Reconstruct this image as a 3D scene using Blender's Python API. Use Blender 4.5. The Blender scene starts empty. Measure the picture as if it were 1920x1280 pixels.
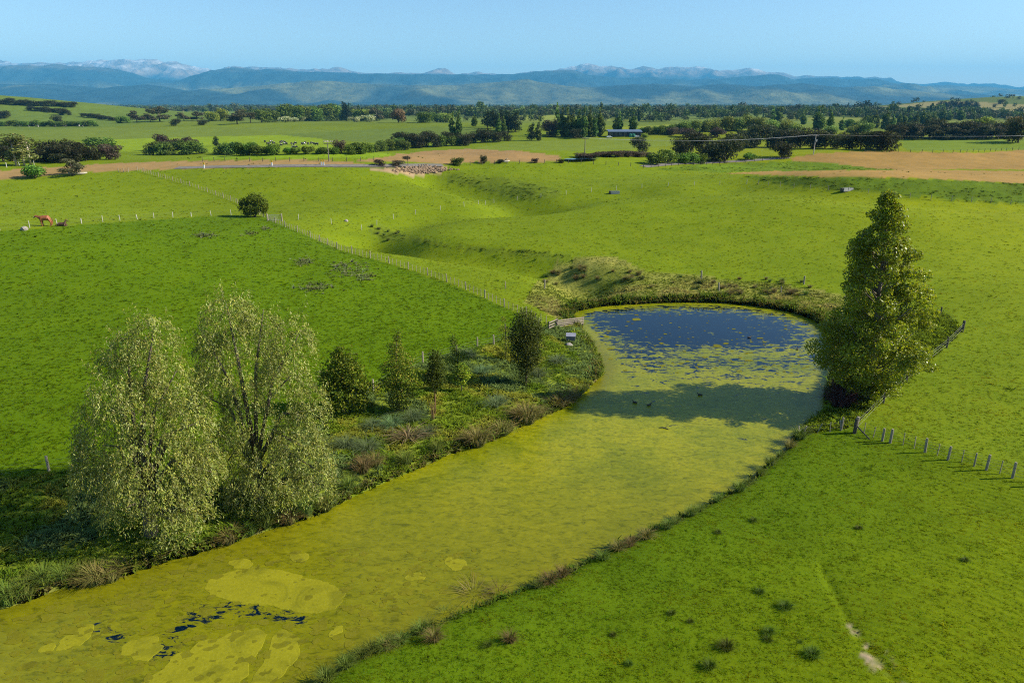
import bpy, bmesh, math, random
import numpy as np
from mathutils import Vector, Matrix

# ---------------------------------------------------------------- camera, sky, sun, exposure
SC = bpy.context.scene
COL = SC.collection
R = math.radians
CAM_H = 28.0
PITCH = R(19.45)
FPX = 1280.0                       # 24 mm lens on a 36 mm sensor, seen at 1920 px
cam = bpy.data.cameras.new('camera'); cam.lens = 24.0; cam.sensor_width = 36.0
cam.clip_start = 0.5; cam.clip_end = 90000.0
camo = bpy.data.objects.new('camera', cam); COL.objects.link(camo)
camo.location = (0, 0, CAM_H); camo.rotation_euler = (R(90) - PITCH, 0, 0)
SC.camera = camo

SUN_EL, SUN_BACK = R(33), R(2)     # the sun stands low on the right, a little behind the viewer
w = bpy.data.worlds.new('World'); SC.world = w; w.use_nodes = True
nt = w.node_tree; nt.nodes.clear()
sky = nt.nodes.new('ShaderNodeTexSky'); sky.sky_type = 'NISHITA'; sky.sun_disc = False
sky.sun_elevation = SUN_EL; sky.sun_rotation = R(90) + SUN_BACK
sky.altitude = 0; sky.air_density = 1.0; sky.dust_density = 0.25; sky.ozone_density = 4.0
bg = nt.nodes.new('ShaderNodeBackground'); bg.inputs[1].default_value = 0.092
out = nt.nodes.new('ShaderNodeOutputWorld')
nt.links.new(sky.outputs[0], bg.inputs[0]); nt.links.new(bg.outputs[0], out.inputs[0])
sun = bpy.data.lights.new('sun', 'SUN'); sun.energy = 5.0; sun.angle = R(0.55); sun.color = (1.0, 0.93, 0.80)
suno = bpy.data.objects.new('sun', sun); COL.objects.link(suno)
suno.rotation_euler = (0, R(90) - SUN_EL, -SUN_BACK)

SC.render.engine = 'CYCLES'
SC.view_settings.view_transform = 'Standard'; SC.view_settings.look = 'None'
SC.view_settings.exposure = 0.85; SC.view_settings.gamma = 1.0
SC.view_settings.use_curve_mapping = False
cy = SC.cycles
cy.max_bounces = 2; cy.diffuse_bounces = 1; cy.glossy_bounces = 2; cy.transmission_bounces = 2
cy.transparent_max_bounces = 6; cy.volume_bounces = 0
cy.use_denoising = False; cy.use_adaptive_sampling = True; cy.adaptive_threshold = 0.010; cy.pixel_filter_type = 'BLACKMAN_HARRIS'; cy.filter_width = 1.1
try: cy.denoiser = 'OPENIMAGEDENOISE'
except Exception: pass
cy.sample_clamp_indirect = 6.0

# ---------------------------------------------------------------- helpers: numbers
rng = np.random.default_rng(7)
random.seed(7)
CT, ST = math.cos(PITCH), math.sin(PITCH)
def raydir(px, py):
    px = np.asarray(px, float); py = np.asarray(py, float)
    u = (px - 960) / FPX; v = (py - 640) / FPX
    return np.stack([u + 0 * v, CT - v * ST, -ST - v * CT], -1)
def flat(px, py, z=0.0):
    d = raydir(px, py); t = (z - CAM_H) / d[..., 2]
    return d[..., :2] * t[..., None]
def onplane(px, py, Y):
    """where the line of sight to a point meets the upright plane y = Y: (x, z)"""
    d = raydir(px, py); t = Y / d[..., 1]
    return d[..., 0] * t, CAM_H + d[..., 2] * t
def topix(x, y, z):
    x, y, z = map(lambda a: np.asarray(a, float), (x, y, z))
    h = z - CAM_H; zc = y * CT - h * ST; up = y * ST + h * CT
    return 960 + FPX * x / zc, 640 - FPX * up / zc, zc
def _hash(ix, iy, seed):
    h = (ix.astype(np.int64) * 374761393 + iy.astype(np.int64) * 668265263 + seed * 2147483647) & 0xffffffff
    h = ((h ^ (h >> 13)) * 1274126177) & 0xffffffff
    return ((h ^ (h >> 16)) & 0xffffff) / float(0xffffff)
def vnoise(x, y, seed=0):
    x = np.asarray(x, float); y = np.asarray(y, float)
    ix = np.floor(x); iy = np.floor(y); fx = x - ix; fy = y - iy
    fx = fx * fx * (3 - 2 * fx); fy = fy * fy * (3 - 2 * fy)
    a = _hash(ix, iy, seed); b = _hash(ix + 1, iy, seed); c = _hash(ix, iy + 1, seed); d = _hash(ix + 1, iy + 1, seed)
    return (a * (1 - fx) + b * fx) * (1 - fy) + (c * (1 - fx) + d * fx) * fy
def fbm(x, y, seed=0, octs=4, gain=0.5):
    s = 0; a = 1; n = 0
    for k in range(octs):
        s = s + a * vnoise(x * 2 ** k, y * 2 ** k, seed + k * 17); n += a; a *= gain
    return s / n
def ridged(x, y, seed=0, octs=4):
    s = 0; a = 1; n = 0
    for k in range(octs):
        s = s + a * (1 - abs(2 * vnoise(x * 2 ** k, y * 2 ** k, seed + k * 31) - 1)); n += a; a *= 0.5
    return s / n
def sstep(a, b, x):
    t = np.clip((x - a) / (b - a), 0, 1); return t * t * (3 - 2 * t)
def pline_dist(x, y, P, closed=False):
    x = np.asarray(x, float); y = np.asarray(y, float)
    best = np.full(x.shape, 1e18)
    n = len(P); rngk = range(n if closed else n - 1)
    for k in rngk:
        ax, ay = P[k]; bx, by = P[(k + 1) % n]
        dx, dy = bx - ax, by - ay; L = dx * dx + dy * dy + 1e-12
        t = np.clip(((x - ax) * dx + (y - ay) * dy) / L, 0, 1)
        best = np.minimum(best, (x - ax - t * dx) ** 2 + (y - ay - t * dy) ** 2)
    return np.sqrt(best)
def inpoly(x, y, P):
    x = np.asarray(x, float); y = np.asarray(y, float)
    P = np.asarray(P); lo = P.min(0); hi = P.max(0)
    box = (x >= lo[0]) & (x <= hi[0]) & (y >= lo[1]) & (y <= hi[1]); res = np.zeros(x.shape, bool)
    if not box.any(): return res
    x = x[box]; y = y[box]; c = np.zeros(x.shape, bool); n = len(P)
    for k in range(n):
        ax, ay = P[k]; bx, by = P[(k + 1) % n]
        if ay == by: continue
        c ^= ((ay > y) != (by > y)) & (x < (bx - ax) * (y - ay) / (by - ay) + ax)
    res[box] = c
    return res
def densify(P, step, closed=False):
    P = [tuple(map(float, p)) for p in P]; o = []
    n = len(P)
    for k in range(n if closed else n - 1):
        a = np.array(P[k]); b = np.array(P[(k + 1) % n]); m = max(1, int(np.linalg.norm(b - a) / step))
        for i in range(m): o.append(a + (b - a) * i / m)
    if not closed: o.append(np.array(P[-1]))
    return np.array(o)
def chaikin(P, it=2, closed=True):
    P = np.array(P, float)
    for _ in range(it):
        Q = np.roll(P, -1, 0)
        if closed: P = np.stack([P * .75 + Q * .25, P * .25 + Q * .75], 1).reshape(-1, 2)
        else:
            A, B = P[:-1], P[1:]
            P = np.vstack([P[:1], np.stack([A * .75 + B * .25, A * .25 + B * .75], 1).reshape(-1, 2), P[-1:]])
    return P

# ---------------------------------------------------------------- the lie of the land
SHORE_L = [(0,1143),(60,1124),(120,1100),(180,1095),(240,1075),(330,1047),(420,1022),(530,985),(600,965),(650,937),(720,905),(800,872),
           (850,847),(900,836),(960,808),(1000,788),(1050,768),(1085,747),(1110,722),(1130,700),(1122,665),(1104,640),(1088,618),(1066,598),(1078,583)]
SHORE_T = [(1130,573),(1200,569),(1280,566),(1350,567),(1420,574),(1480,584),(1520,596),(1548,612)]
SHORE_R = [(1560,640),(1565,680),(1560,710),(1550,750),(1537,775),(1508,800),(1490,815),(1475,840),(1430,880),(1390,915),(1310,955),
           (1240,985),(1160,1022),(1080,1065),(1000,1100),(930,1125),(870,1150),(800,1178),(700,1217),(640,1248),(600,1280)]
SHORE_B = [(520,1345),(400,1440),(150,1560),(-200,1600),(-420,1420),(-300,1235),(-120,1180)]
POND_PX = SHORE_L + SHORE_T + SHORE_R + SHORE_B
_pp = np.array(POND_PX, float)
POND = chaikin(flat(_pp[:, 0], _pp[:, 1], 0.0), 1)
def _sd_exact(x, y):
    d = pline_dist(x, y, POND, True); return np.where(inpoly(x, y, POND), -d, d)
_sx = np.arange(-240, 241, 0.8); _sy = np.arange(-40, 330, 0.8)
_cx, _cy = np.meshgrid(np.arange(-240, 246, 8.0), np.arange(-40, 336, 8.0))
def _bil(G, x0, y0, st, x, y):
    fx = np.clip((x - x0) / st, 0, G.shape[1] - 1.001); fy = np.clip((y - y0) / st, 0, G.shape[0] - 1.001)
    ix = fx.astype(int); iy = fy.astype(int); fx = fx - ix; fy = fy - iy
    return (G[iy, ix] * (1 - fx) + G[iy, ix + 1] * fx) * (1 - fy) + (G[iy + 1, ix] * (1 - fx) + G[iy + 1, ix + 1] * fx) * fy
_coarse = _sd_exact(_cx, _cy); _gx, _gy = np.meshgrid(_sx, _sy)
_SD = _bil(_coarse, -240, -40, 8.0, _gx, _gy); _m = abs(_SD) < 14
_SD[_m] = _sd_exact(_gx[_m], _gy[_m])
def pond_sd(x, y):
    """signed distance to the pond's edge, negative on the water"""
    x = np.asarray(x, float); y = np.asarray(y, float)
    o = _bil(_SD, -240, -40, .8, x, y)
    far = (abs(x) > 239) | (y > 328) | (y < -39)
    return np.where(far, np.maximum(o, 120.0), o)
HILLS = [(-100,112,58,40,6.0), (-170,225,95,70,6.5), (-62,232,50,42,7.6), (14,262,48,34,7.5), (82,168,66,46,8.0), (75,62,32,45,2.6),
         (150,215,80,60,4.0), (255,355,150,52,10.0), (150,292,90,26,4.5), (105,610,130,60,5.0), (-930,1150,330,260,34), (-1350,1500,450,350,34),
         (1560,2150,420,350,46), (-260,760,260,140,5), (20,720,200,120,5), (420,560,200,90,6), (30,20,40,16,0.9), (-45,45,26,22,0.9)]
def z_base(x, y, sd):
    zo = 0.0 * x
    for cx, cyy, rx, ry, h in HILLS:
        zo = zo + h * np.exp(-((x - cx) / rx) ** 2 - ((y - cyy) / ry) ** 2)
    lift = 1 - np.exp(-(np.maximum(sd, 0) / 24.0) ** 1.6)
    bank = np.where(sd > 0, 0.55 * (1 - np.exp(-np.maximum(sd, 0) / 0.6)) + 1.5 * (1 - np.exp(-np.maximum(sd, 0) / 15)),
                    -0.9 * (1 - np.exp(np.minimum(sd, 0) / 0.8)))
    far = sstep(285, 400, y) * (-3.5) - 0.0042 * np.clip(y - 1500, 0, 9000)
    und = (fbm(x / 150, y / 150, 3, 3) - .5) * 3.0 * sstep(60, 260, y) + (fbm(x / 22, y / 22, 9, 3) - .5) * 0.9 * lift \
        + (fbm(x / 500, y / 500, 5, 2) - .5) * 9 * sstep(500, 1200, y) * (1 - sstep(3000, 6000, y))
    return bank + zo * lift + far * lift + und * np.where(sd > 0, lift, 0)
def _march(px, py, fn):
    px = np.atleast_1d(np.asarray(px, float)); py = np.atleast_1d(np.asarray(py, float))
    d = raydir(px, py); d = d / d[:, 1:2]
    n = len(px); hit = np.full(n, 9000.0); done = np.zeros(n, bool); prev = np.full(n, 12.0)
    y = 12.0
    while y < 9000:
        yn = y * 1.012
        z = CAM_H + d[:, 2] * yn
        low = (~done)
        if not low.any(): break
        zz = np.full(n, -1e9); zz[low] = fn(d[low, 0] * yn, np.full(low.sum(), yn))
        new = low & (z <= zz); hit[new] = yn; done |= new
        y = yn
    lo = hit / 1.012; hi = hit.copy()
    for _ in range(14):
        mid = (lo + hi) / 2
        under = CAM_H + d[:, 2] * mid <= fn(d[:, 0] * mid, mid)
        hi = np.where(under, mid, hi); lo = np.where(under, lo, mid)
    return d[:, 0] * hi, hi
def _z1(x, y): return z_base(x, y, pond_sd(x, y))
def hit1(P): P = np.array(P, float); x, y = _march(P[:, 0], P[:, 1], _z1); return np.stack([x, y], 1)
# gullies: polyline in the ground, depth, half-width
GULLIES = []
for pts, dep, wid in [
    ([(1120,556),(1085,520),(1040,497),(960,482),(860,468),(770,455),(715,440),(690,432)], 3.0, 5.0),
    ([(690,432),(705,418),(780,402),(860,389),(960,378),(1060,366),(1180,354),(1300,347)], 2.8, 11.0),
    ([(1010,378),(960,362),(905,350),(850,338),(815,330)], 4.2, 9.0),
    ([(1390,332),(1480,341),(1600,349),(1740,358),(1920,368),(2100,380)], 3.0, 11.0),
    ([(1538,1060),(1560,1100),(1585,1150),(1610,1190),(1650,1235),(1690,1290)], 0.10, 0.22)]:
    GULLIES.append((hit1(densify(pts, 30)), dep, wid))
EDGES = []       # little scarps: the far side of the line stands higher
def z_fun(x, y):
    x = np.asarray(x, float); y = np.asarray(y, float)
    sd = pond_sd(x, y); z = z_base(x, y, sd)
    for P, dep, wid in GULLIES:
        m = (x > P[:, 0].min() - 4 * wid) & (x < P[:, 0].max() + 4 * wid) & (y > P[:, 1].min() - 4 * wid) & (y < P[:, 1].max() + 4 * wid)
        if m.any():
            d = pline_dist(x[m], y[m], P)
            q = np.zeros(x.shape); q[m] = dep * np.exp(-(d / wid) ** 2)
            z = z - q * np.clip((sd - 1) / 6, 0, 1)
    return z
ang = np.concatenate([np.arange(-180, -70, 5), np.arange(-70, -44, 1.0), np.arange(-44, 44.01, 0.14), np.arange(45, 70.1, 1.0), np.arange(75, 180, 5)])
ang = np.radians(ang); rad = [5.0]
while rad[-1] < 34000: rad.append(rad[-1] * (1.0125 if rad[-1] < 3000 else 1.03))
rad = np.array(rad); A, RR = np.meshgrid(ang, rad); nA = len(ang); nR = len(rad)
GX = (RR * np.sin(A)).ravel(); GY = (RR * np.cos(A)).ravel()
GSD = pond_sd(GX, GY); GZ = z_fun(GX, GY).reshape(nR, nA)
def _cols(a):
    k = np.clip(np.searchsorted(ang, a) - 1, 0, nA - 2); return k, np.clip((a - ang[k]) / (ang[k + 1] - ang[k]), 0, 1)
def zgrid(x, y):
    """height of the ground sheet"""
    x = np.asarray(x, float); y = np.asarray(y, float)
    k, f = _cols(np.arctan2(x, y)); r = np.clip(np.hypot(x, y), rad[0], rad[-1] * .999)
    j = np.clip(np.searchsorted(rad, r) - 1, 0, nR - 2); g = (r - rad[j]) / (rad[j + 1] - rad[j])
    return (GZ[j, k] * (1 - f) + GZ[j, k + 1] * f) * (1 - g) + (GZ[j + 1, k] * (1 - f) + GZ[j + 1, k + 1] * f) * g
def hits(P):
    """where the lines of sight to picture points meet the ground"""
    P = np.array(P, float).reshape(-1, 2); d = raydir(P[:, 0], P[:, 1]); hyp = np.hypot(d[:, 0], d[:, 1])
    k, f = _cols(np.arctan2(d[:, 0], d[:, 1])); H = GZ[:, k] * (1 - f) + GZ[:, k + 1] * f
    gap = CAM_H + (d[:, 2] / hyp)[None] * rad[:, None] - H
    low = gap <= 0; low[0] = False; low[-1] = True; i = low.argmax(0); n = np.arange(len(P))
    g0 = gap[i - 1, n]; g1 = gap[i, n]; t = np.clip(g0 / (g0 - g1 + 1e-9), 0, 1); r = rad[i - 1] + (rad[i] - rad[i - 1]) * t
    x = d[:, 0] / hyp * r; y = d[:, 1] / hyp * r
    return np.stack([x, y, zgrid(x, y)], 1)
def at(px, py): return hits([(px, py)])[0]
def zat(x, y): return float(zgrid(np.array([float(x)]), np.array([float(y)]))[0])
def wpoly(pts, step=25): return hits(densify(pts, step, True))[:, :2]

# ---------------------------------------------------------------- helpers: materials
def mat(name):
    m = bpy.data.materials.new(name); m.use_nodes = True; m.node_tree.nodes.clear(); return m, m.node_tree
def N(nt, t, **kw):
    n = nt.nodes.new(t)
    for k, v in kw.items(): setattr(n, k, v)
    return n
def ramp(nt, fac, stops):
    r = N(nt, 'ShaderNodeValToRGB'); e = r.color_ramp.elements
    e[0].position, e[0].color = stops[0][0], (*stops[0][1], 1); e[1].position, e[1].color = stops[-1][0], (*stops[-1][1], 1)
    for p, c in stops[1:-1]: q = e.new(p); q.color = (*c, 1)
    nt.links.new(fac, r.inputs[0]); return r.outputs[0]
def noise(nt, vec, scale, detail=3, rough=0.55, dist=0.0):
    n = N(nt, 'ShaderNodeTexNoise'); n.inputs['Scale'].default_value = scale; n.inputs['Detail'].default_value = detail
    n.inputs['Roughness'].default_value = rough; n.inputs['Distortion'].default_value = dist
    nt.links.new(vec, n.inputs['Vector']); return n.outputs['Fac']
def mth(nt, op, a, b=None, c=None):
    n = N(nt, 'ShaderNodeMath', operation=op)
    for i, v in enumerate((a, b, c)):
        if v is None: continue
        if isinstance(v, (int, float)): n.inputs[i].default_value = v
        else: nt.links.new(v, n.inputs[i])
    return n.outputs[0]
def mixc(nt, fac, a, b, mode='MIX'):
    n = N(nt, 'ShaderNodeMix', data_type='RGBA', blend_type=mode)
    for s, v in ((n.inputs[0], fac), (n.inputs[6], a), (n.inputs[7], b)):
        if isinstance(v, (int, float)): s.default_value = v
        elif isinstance(v, tuple): s.default_value = (*v, 1)
        else: nt.links.new(v, s)
    return n.outputs[2]
def bsdf(nt, color, rough=0.8, spec=0.3, normal=None, metal=0.0):
    b = N(nt, 'ShaderNodeBsdfPrincipled'); b.inputs['Roughness'].default_value = rough
    b.inputs['Specular IOR Level'].default_value = spec; b.inputs['Metallic'].default_value = metal
    if isinstance(color, tuple): b.inputs['Base Color'].default_value = (*color, 1)
    else: nt.links.new(color, b.inputs['Base Color'])
    if normal is not None: nt.links.new(normal, b.inputs['Normal'])
    return b
def outp(nt, sh):
    o = N(nt, 'ShaderNodeOutputMaterial'); nt.links.new(sh, o.inputs[0]); return o
def bump(nt, h, strength, dist):
    b = N(nt, 'ShaderNodeBump'); b.inputs['Strength'].default_value = strength; b.inputs['Distance'].default_value = dist
    nt.links.new(h, b.inputs['Height']); return b.outputs[0]
def geopos(nt): return N(nt, 'ShaderNodeNewGeometry').outputs['Position']
def attr(nt, name, typ='GEOMETRY'): return N(nt, 'ShaderNodeAttribute', attribute_name=name, attribute_type=typ)
def simple(name, color, rough=0.75, var=0.35, scale=8.0, spec=0.3, metal=0.0, bmp=0.0):
    m, nt = mat(name); tc = N(nt, 'ShaderNodeTexCoord').outputs['Object']
    f = noise(nt, tc, scale, 4)
    c = ramp(nt, f, [(0.25, tuple(v * (1 - var) for v in color)), (0.75, tuple(min(1, v * (1 + var)) for v in color))])
    nm = bump(nt, f, bmp, 0.05) if bmp else None
    outp(nt, bsdf(nt, c, rough, spec, nm, metal).outputs[0]); return m
def foliage(name, attname='col', typ='GEOMETRY', rough=0.5, spec=0.35, trans=0.3, rand=True, up=0.0):
    m, nt = mat(name); c = attr(nt, attname, typ).outputs['Color']
    if rand:
        oi = N(nt, 'ShaderNodeObjectInfo').outputs['Random']
        h = N(nt, 'ShaderNodeHueSaturation'); nt.links.new(c, h.inputs['Color'])
        nt.links.new(mth(nt, 'ADD', mth(nt, 'MULTIPLY', oi, 0.05), 0.475), h.inputs['Hue'])
        nt.links.new(mth(nt, 'ADD', mth(nt, 'MULTIPLY', oi, 0.5), 0.75), h.inputs['Value']); c = h.outputs[0]
    b = bsdf(nt, c, rough, spec)
    if up:      # low turf: blades stand close, so they take light much as the sward does
        g = N(nt, 'ShaderNodeNewGeometry'); mv = N(nt, 'ShaderNodeMix', data_type='VECTOR'); mv.inputs[0].default_value = up; mv.inputs[5].default_value = (0, 0, 1)
        nt.links.new(g.outputs['Normal'], mv.inputs[4]); nv = N(nt, 'ShaderNodeVectorMath', operation='NORMALIZE'); nt.links.new(mv.outputs[1], nv.inputs[0]); nt.links.new(nv.outputs[0], b.inputs['Normal'])
    t = N(nt, 'ShaderNodeBsdfTranslucent'); nt.links.new(mixc(nt, 1.0, c, (1.0, 1.0, 0.45), 'MULTIPLY'), t.inputs[0])
    mx = N(nt, 'ShaderNodeMixShader'); mx.inputs[0].default_value = trans
    nt.links.new(b.outputs[0], mx.inputs[1]); nt.links.new(t.outputs[0], mx.inputs[2]); outp(nt, mx.outputs[0]); return m

# ---------------------------------------------------------------- helpers: objects
def mesh_np(name, V, F, smooth=False, attrs=None):
    """V (n,3), F (m,k) with k = 3 or 4, or a list of faces"""
    me = bpy.data.meshes.new(name); V = np.asarray(V, np.float32)
    if isinstance(F, np.ndarray) and F.ndim == 2:
        m, k = F.shape
        me.vertices.add(len(V)); me.vertices.foreach_set('co', V.ravel())
        me.loops.add(m * k); me.loops.foreach_set('vertex_index', F.astype(np.int32).ravel())
        me.polygons.add(m); me.polygons.foreach_set('loop_start', np.arange(0, m * k, k, dtype=np.int32))
        me.polygons.foreach_set('loop_total', np.full(m, k, np.int32))
        me.update(calc_edges=True)
    else:
        me.from_pydata([tuple(map(float, v)) for v in V], [], [tuple(map(int, f)) for f in F]); me.update()
    me.polygons.foreach_set('use_smooth', np.full(len(me.polygons), smooth, bool))
    for an, (kind, data) in (attrs or {}).items():
        a = me.attributes.new(an, kind, 'POINT')
        data = np.asarray(data, np.float32)
        if kind == 'FLOAT_COLOR':
            if data.shape[1] == 3: data = np.hstack([data, np.ones((len(data), 1), np.float32)])
            a.data.foreach_set('color', data.astype(np.float32).ravel())
        elif kind == 'FLOAT': a.data.foreach_set('value', data.ravel())
    return me
def link(name, me, m=None, parent=None, loc=None, rz=0.0, label=None, cat=None, group=None, kind=None, scale=None):
    o = bpy.data.objects.new(name, me); COL.objects.link(o)
    if m is not None and me is not None and len(me.materials) == 0: me.materials.append(m)
    if parent is not None: o.parent = parent
    if loc is not None: o.location = tuple(float(v) for v in loc)
    if rz: o.rotation_euler[2] = float(rz)
    if scale is not None: o.scale = scale if hasattr(scale, '__len__') else (scale,) * 3
    if label: o['label'] = label
    if cat: o['category'] = cat
    if group: o['group'] = group
    if kind: o['kind'] = kind
    return o
def ordn(n): return '%d%s' % (n, 'th' if 10 <= n % 100 <= 20 else {1: 'st', 2: 'nd', 3: 'rd'}.get(n % 10, 'th'))
class MB:
    """collects simple solids for one mesh"""
    def __init__(s): s.v = []; s.f = []
    def add(s, V, F):
        b = len(s.v); s.v += [tuple(map(float, p)) for p in V]; s.f += [tuple(i + b for i in f) for f in F]; return s
    def box(s, c, d, rz=0.0, taper=1.0):
        x, y, z = [v / 2 for v in d]; ca, sa = math.cos(rz), math.sin(rz); P = []
        for dz, k in ((-z, 1), (z, taper)):
            for dx, dy in ((-x, -y), (x, -y), (x, y), (-x, y)):
                P.append((c[0] + (dx * ca - dy * sa) * k, c[1] + (dx * sa + dy * ca) * k, c[2] + dz))
        return s.add(P, [(3, 2, 1, 0), (4, 5, 6, 7), (0, 1, 5, 4), (1, 2, 6, 5), (2, 3, 7, 6), (3, 0, 4, 7)])
    def tube(s, pts, rad, n=6, cap=True):
        pts = [np.array(p, float) for p in pts]
        if not hasattr(rad, '__len__'): rad = [rad] * len(pts)
        P = []; F = []; up = np.array([0.31, 0.17, 0.93])
        for i, p in enumerate(pts):
            t = pts[min(i + 1, len(pts) - 1)] - pts[max(i - 1, 0)]; t = t / (np.linalg.norm(t) + 1e-9)
            a = np.cross(t, up); a = a / (np.linalg.norm(a) + 1e-9) if np.linalg.norm(a) > 1e-3 else np.array([1., 0, 0]); b = np.cross(t, a)
            for k in range(n): q = 2 * math.pi * k / n; P.append(p + rad[i] * (math.cos(q) * a + math.sin(q) * b))
        for i in range(len(pts) - 1):
            for k in range(n): F.append((i * n + k, i * n + (k + 1) % n, (i + 1) * n + (k + 1) % n, (i + 1) * n + k))
        if cap: F.append(tuple(range(n - 1, -1, -1))); F.append(tuple(range((len(pts) - 1) * n, len(pts) * n)))
        return s.add(P, F)
    def mesh(s, name, smooth=False): return mesh_np(name, np.array(s.v), s.f, smooth)
def unit(a): return a / (np.linalg.norm(a, axis=-1, keepdims=True) + 1e-9)
def rdir(n, g=None): return unit((g or rng).normal(size=(n, 3)))
def leaf_geo(P, axis, normal, L, W, col):
    """one rhomb per leaf"""
    n = len(P); L = np.broadcast_to(np.asarray(L, float), (n,))[:, None]; W = np.broadcast_to(np.asarray(W, float), (n,))[:, None]
    axis = unit(axis); side = unit(np.cross(axis, normal))
    V = np.stack([P - axis * L / 2, P + side * W / 2 - axis * L * .08, P + axis * L / 2, P - side * W / 2 - axis * L * .08], 1).reshape(-1, 3)
    F = np.arange(4 * n).reshape(n, 4)
    return V, F, np.repeat(col, 4, 0)
def pick(cols, n, jit=0.18, weights=None):
    cols = np.array(cols, float); i = rng.choice(len(cols), n, p=weights)
    return np.clip(cols[i] * (1 + rng.normal(0, jit, (n, 1))) * (1 + rng.normal(0, jit * .25, (n, 3))), 0.002, 1)
def lobe_points(lobes, n, shell=0.55, power=0.5):
    """points through ellipsoid lobes (cx,cy,cz,rx,ry,rz), thicker to the outside, and their outward directions"""
    lobes = np.array(lobes, float); vol = lobes[:, 3] * lobes[:, 4] * lobes[:, 5]; p = vol ** (2 / 3); p /= p.sum()
    i = rng.choice(len(lobes), n, p=p); d = rdir(n)
    r = shell + (1 - shell) * rng.random(n) ** power
    return lobes[i, :3] + lobes[i, 3:] * d * r[:, None], unit(d / lobes[i, 3:]), i
def lump(P, s, seed=0.0):
    return (np.sin(P[:, 0] * s + seed) * np.sin(P[:, 1] * s * 1.1 + seed * 2 + 1) + np.sin(P[:, 2] * s * 1.2 + seed * 3 + P[:, 0] * s * .6)) / 2
def crown_mesh(name, lobes, n, L, W, cols, shell=0.55, out_bias=0.8, gap=-0.55, gs=3.0, jit=0.2, lobe_tint=0.15, rag=0.10):
    P, o, i = lobe_points(lobes, n, shell)
    P = P + rng.normal(0, rag, P.shape) * np.array(lobes, float)[i, 3:]
    keep = lump(P, gs, rng.random() * 9) > gap; P, o, i = P[keep], o[keep], i[keep]; n = len(P)
    nor = unit(o * out_bias + rdir(n)); ax = np.cross(nor, rdir(n))
    c = pick(cols, n, jit) * (1 + lobe_tint * rng.normal(size=(len(lobes), 1)))[i]
    V, F, C = leaf_geo(P, ax, nor, L * rng.uniform(.7, 1.35, n), W * rng.uniform(.7, 1.35, n), np.clip(c, .002, 1))
    return mesh_np(name, V, F, False, {'col': ('FLOAT_COLOR', C)})
def scatter(name, P, rot, scl, tint, idx, sources, label=None, cat=None, kind='stuff'):
    """many small plants as instances: the points are this object's own vertices"""
    me = bpy.data.meshes.new(name); n = len(P)
    me.vertices.add(n); me.vertices.foreach_set('co', np.asarray(P, np.float32).ravel())
    a = me.attributes.new('rot', 'FLOAT_VECTOR', 'POINT'); a.data.foreach_set('vector', np.asarray(rot, np.float32).ravel())
    a = me.attributes.new('scl', 'FLOAT_VECTOR', 'POINT'); a.data.foreach_set('vector', np.asarray(scl, np.float32).ravel())
    a = me.attributes.new('idx', 'INT', 'POINT'); a.data.foreach_set('value', np.asarray(idx, np.int32))
    a = me.attributes.new('tint', 'FLOAT_COLOR', 'POINT')
    a.data.foreach_set('color', np.hstack([tint, np.ones((n, 1))]).astype(np.float32).ravel())
    o = link(name, me, None, label=label, cat=cat, kind=kind)
    g = bpy.data.node_groups.new(name + '_nodes', 'GeometryNodeTree')
    g.interface.new_socket('Geometry', in_out='INPUT', socket_type='NodeSocketGeometry')
    g.interface.new_socket('Geometry', in_out='OUTPUT', socket_type='NodeSocketGeometry')
    gi = g.nodes.new('NodeGroupInput'); go = g.nodes.new('NodeGroupOutput')
    iop = g.nodes.new('GeometryNodeInstanceOnPoints'); ci = g.nodes.new('GeometryNodeCollectionInfo')
    c = bpy.data.collections.new(name + '_sources')
    for s in sources: c.objects.link(s)
    ci.inputs['Collection'].default_value = c; ci.inputs['Separate Children'].default_value = True; ci.inputs['Reset Children'].default_value = True
    def na(nm, dt): q = g.nodes.new('GeometryNodeInputNamedAttribute'); q.data_type = dt; q.inputs[0].default_value = nm; return q.outputs['Attribute']
    iop.inputs['Pick Instance'].default_value = True
    g.links.new(gi.outputs[0], iop.inputs['Points']); g.links.new(ci.outputs[0], iop.inputs['Instance'])
    g.links.new(na('idx', 'INT'), iop.inputs['Instance Index']); g.links.new(na('rot', 'FLOAT_VECTOR'), iop.inputs['Rotation'])
    g.links.new(na('scl', 'FLOAT_VECTOR'), iop.inputs['Scale']); g.links.new(iop.outputs[0], go.inputs[0])
    md = o.modifiers.new('scatter', 'NODES'); md.node_group = g
    return o
_src = [0]
def source(me, m):
    _src[0] += 1; o = bpy.data.objects.new('plant_source_%03d' % _src[0], me)
    if len(me.materials) == 0: me.materials.append(m)
    return o

# ---------------------------------------------------------------- ground
PADDOCK = wpoly([(-500,455),(-200,440),(0,433),(200,418),(420,404),(495,406),(560,434),(640,470),(720,492),(850,535),(940,574),(1025,612),(893,655),(793,682),
                 (680,740),(560,800),(400,850),(90,890),(-200,930),(-600,1000)])
BANK = wpoly([(1025,608),(893,652),(793,680),(680,738),(560,798),(400,848),(90,888),(-250,935),(-500,1250),(0,1143),(330,1047),(530,985),(650,937),(800,872),
              (900,836),(1000,788),(1085,747),(1130,700),(1104,640),(1066,598)])
HEAD = wpoly([(985,565),(1010,525),(1045,490),(1150,480),(1210,508),(1330,520),(1480,534),(1580,556),(1590,620),(1548,612),(1480,584),(1350,567),(1200,569),(1078,583),(1050,600)])
RBANK = wpoly([(1548,612),(1590,590),(1770,585),(1806,618),(1775,650),(1700,712),(1655,748),(1602,800),(1490,815),(1537,775),(1560,710),(1560,640)])
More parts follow.
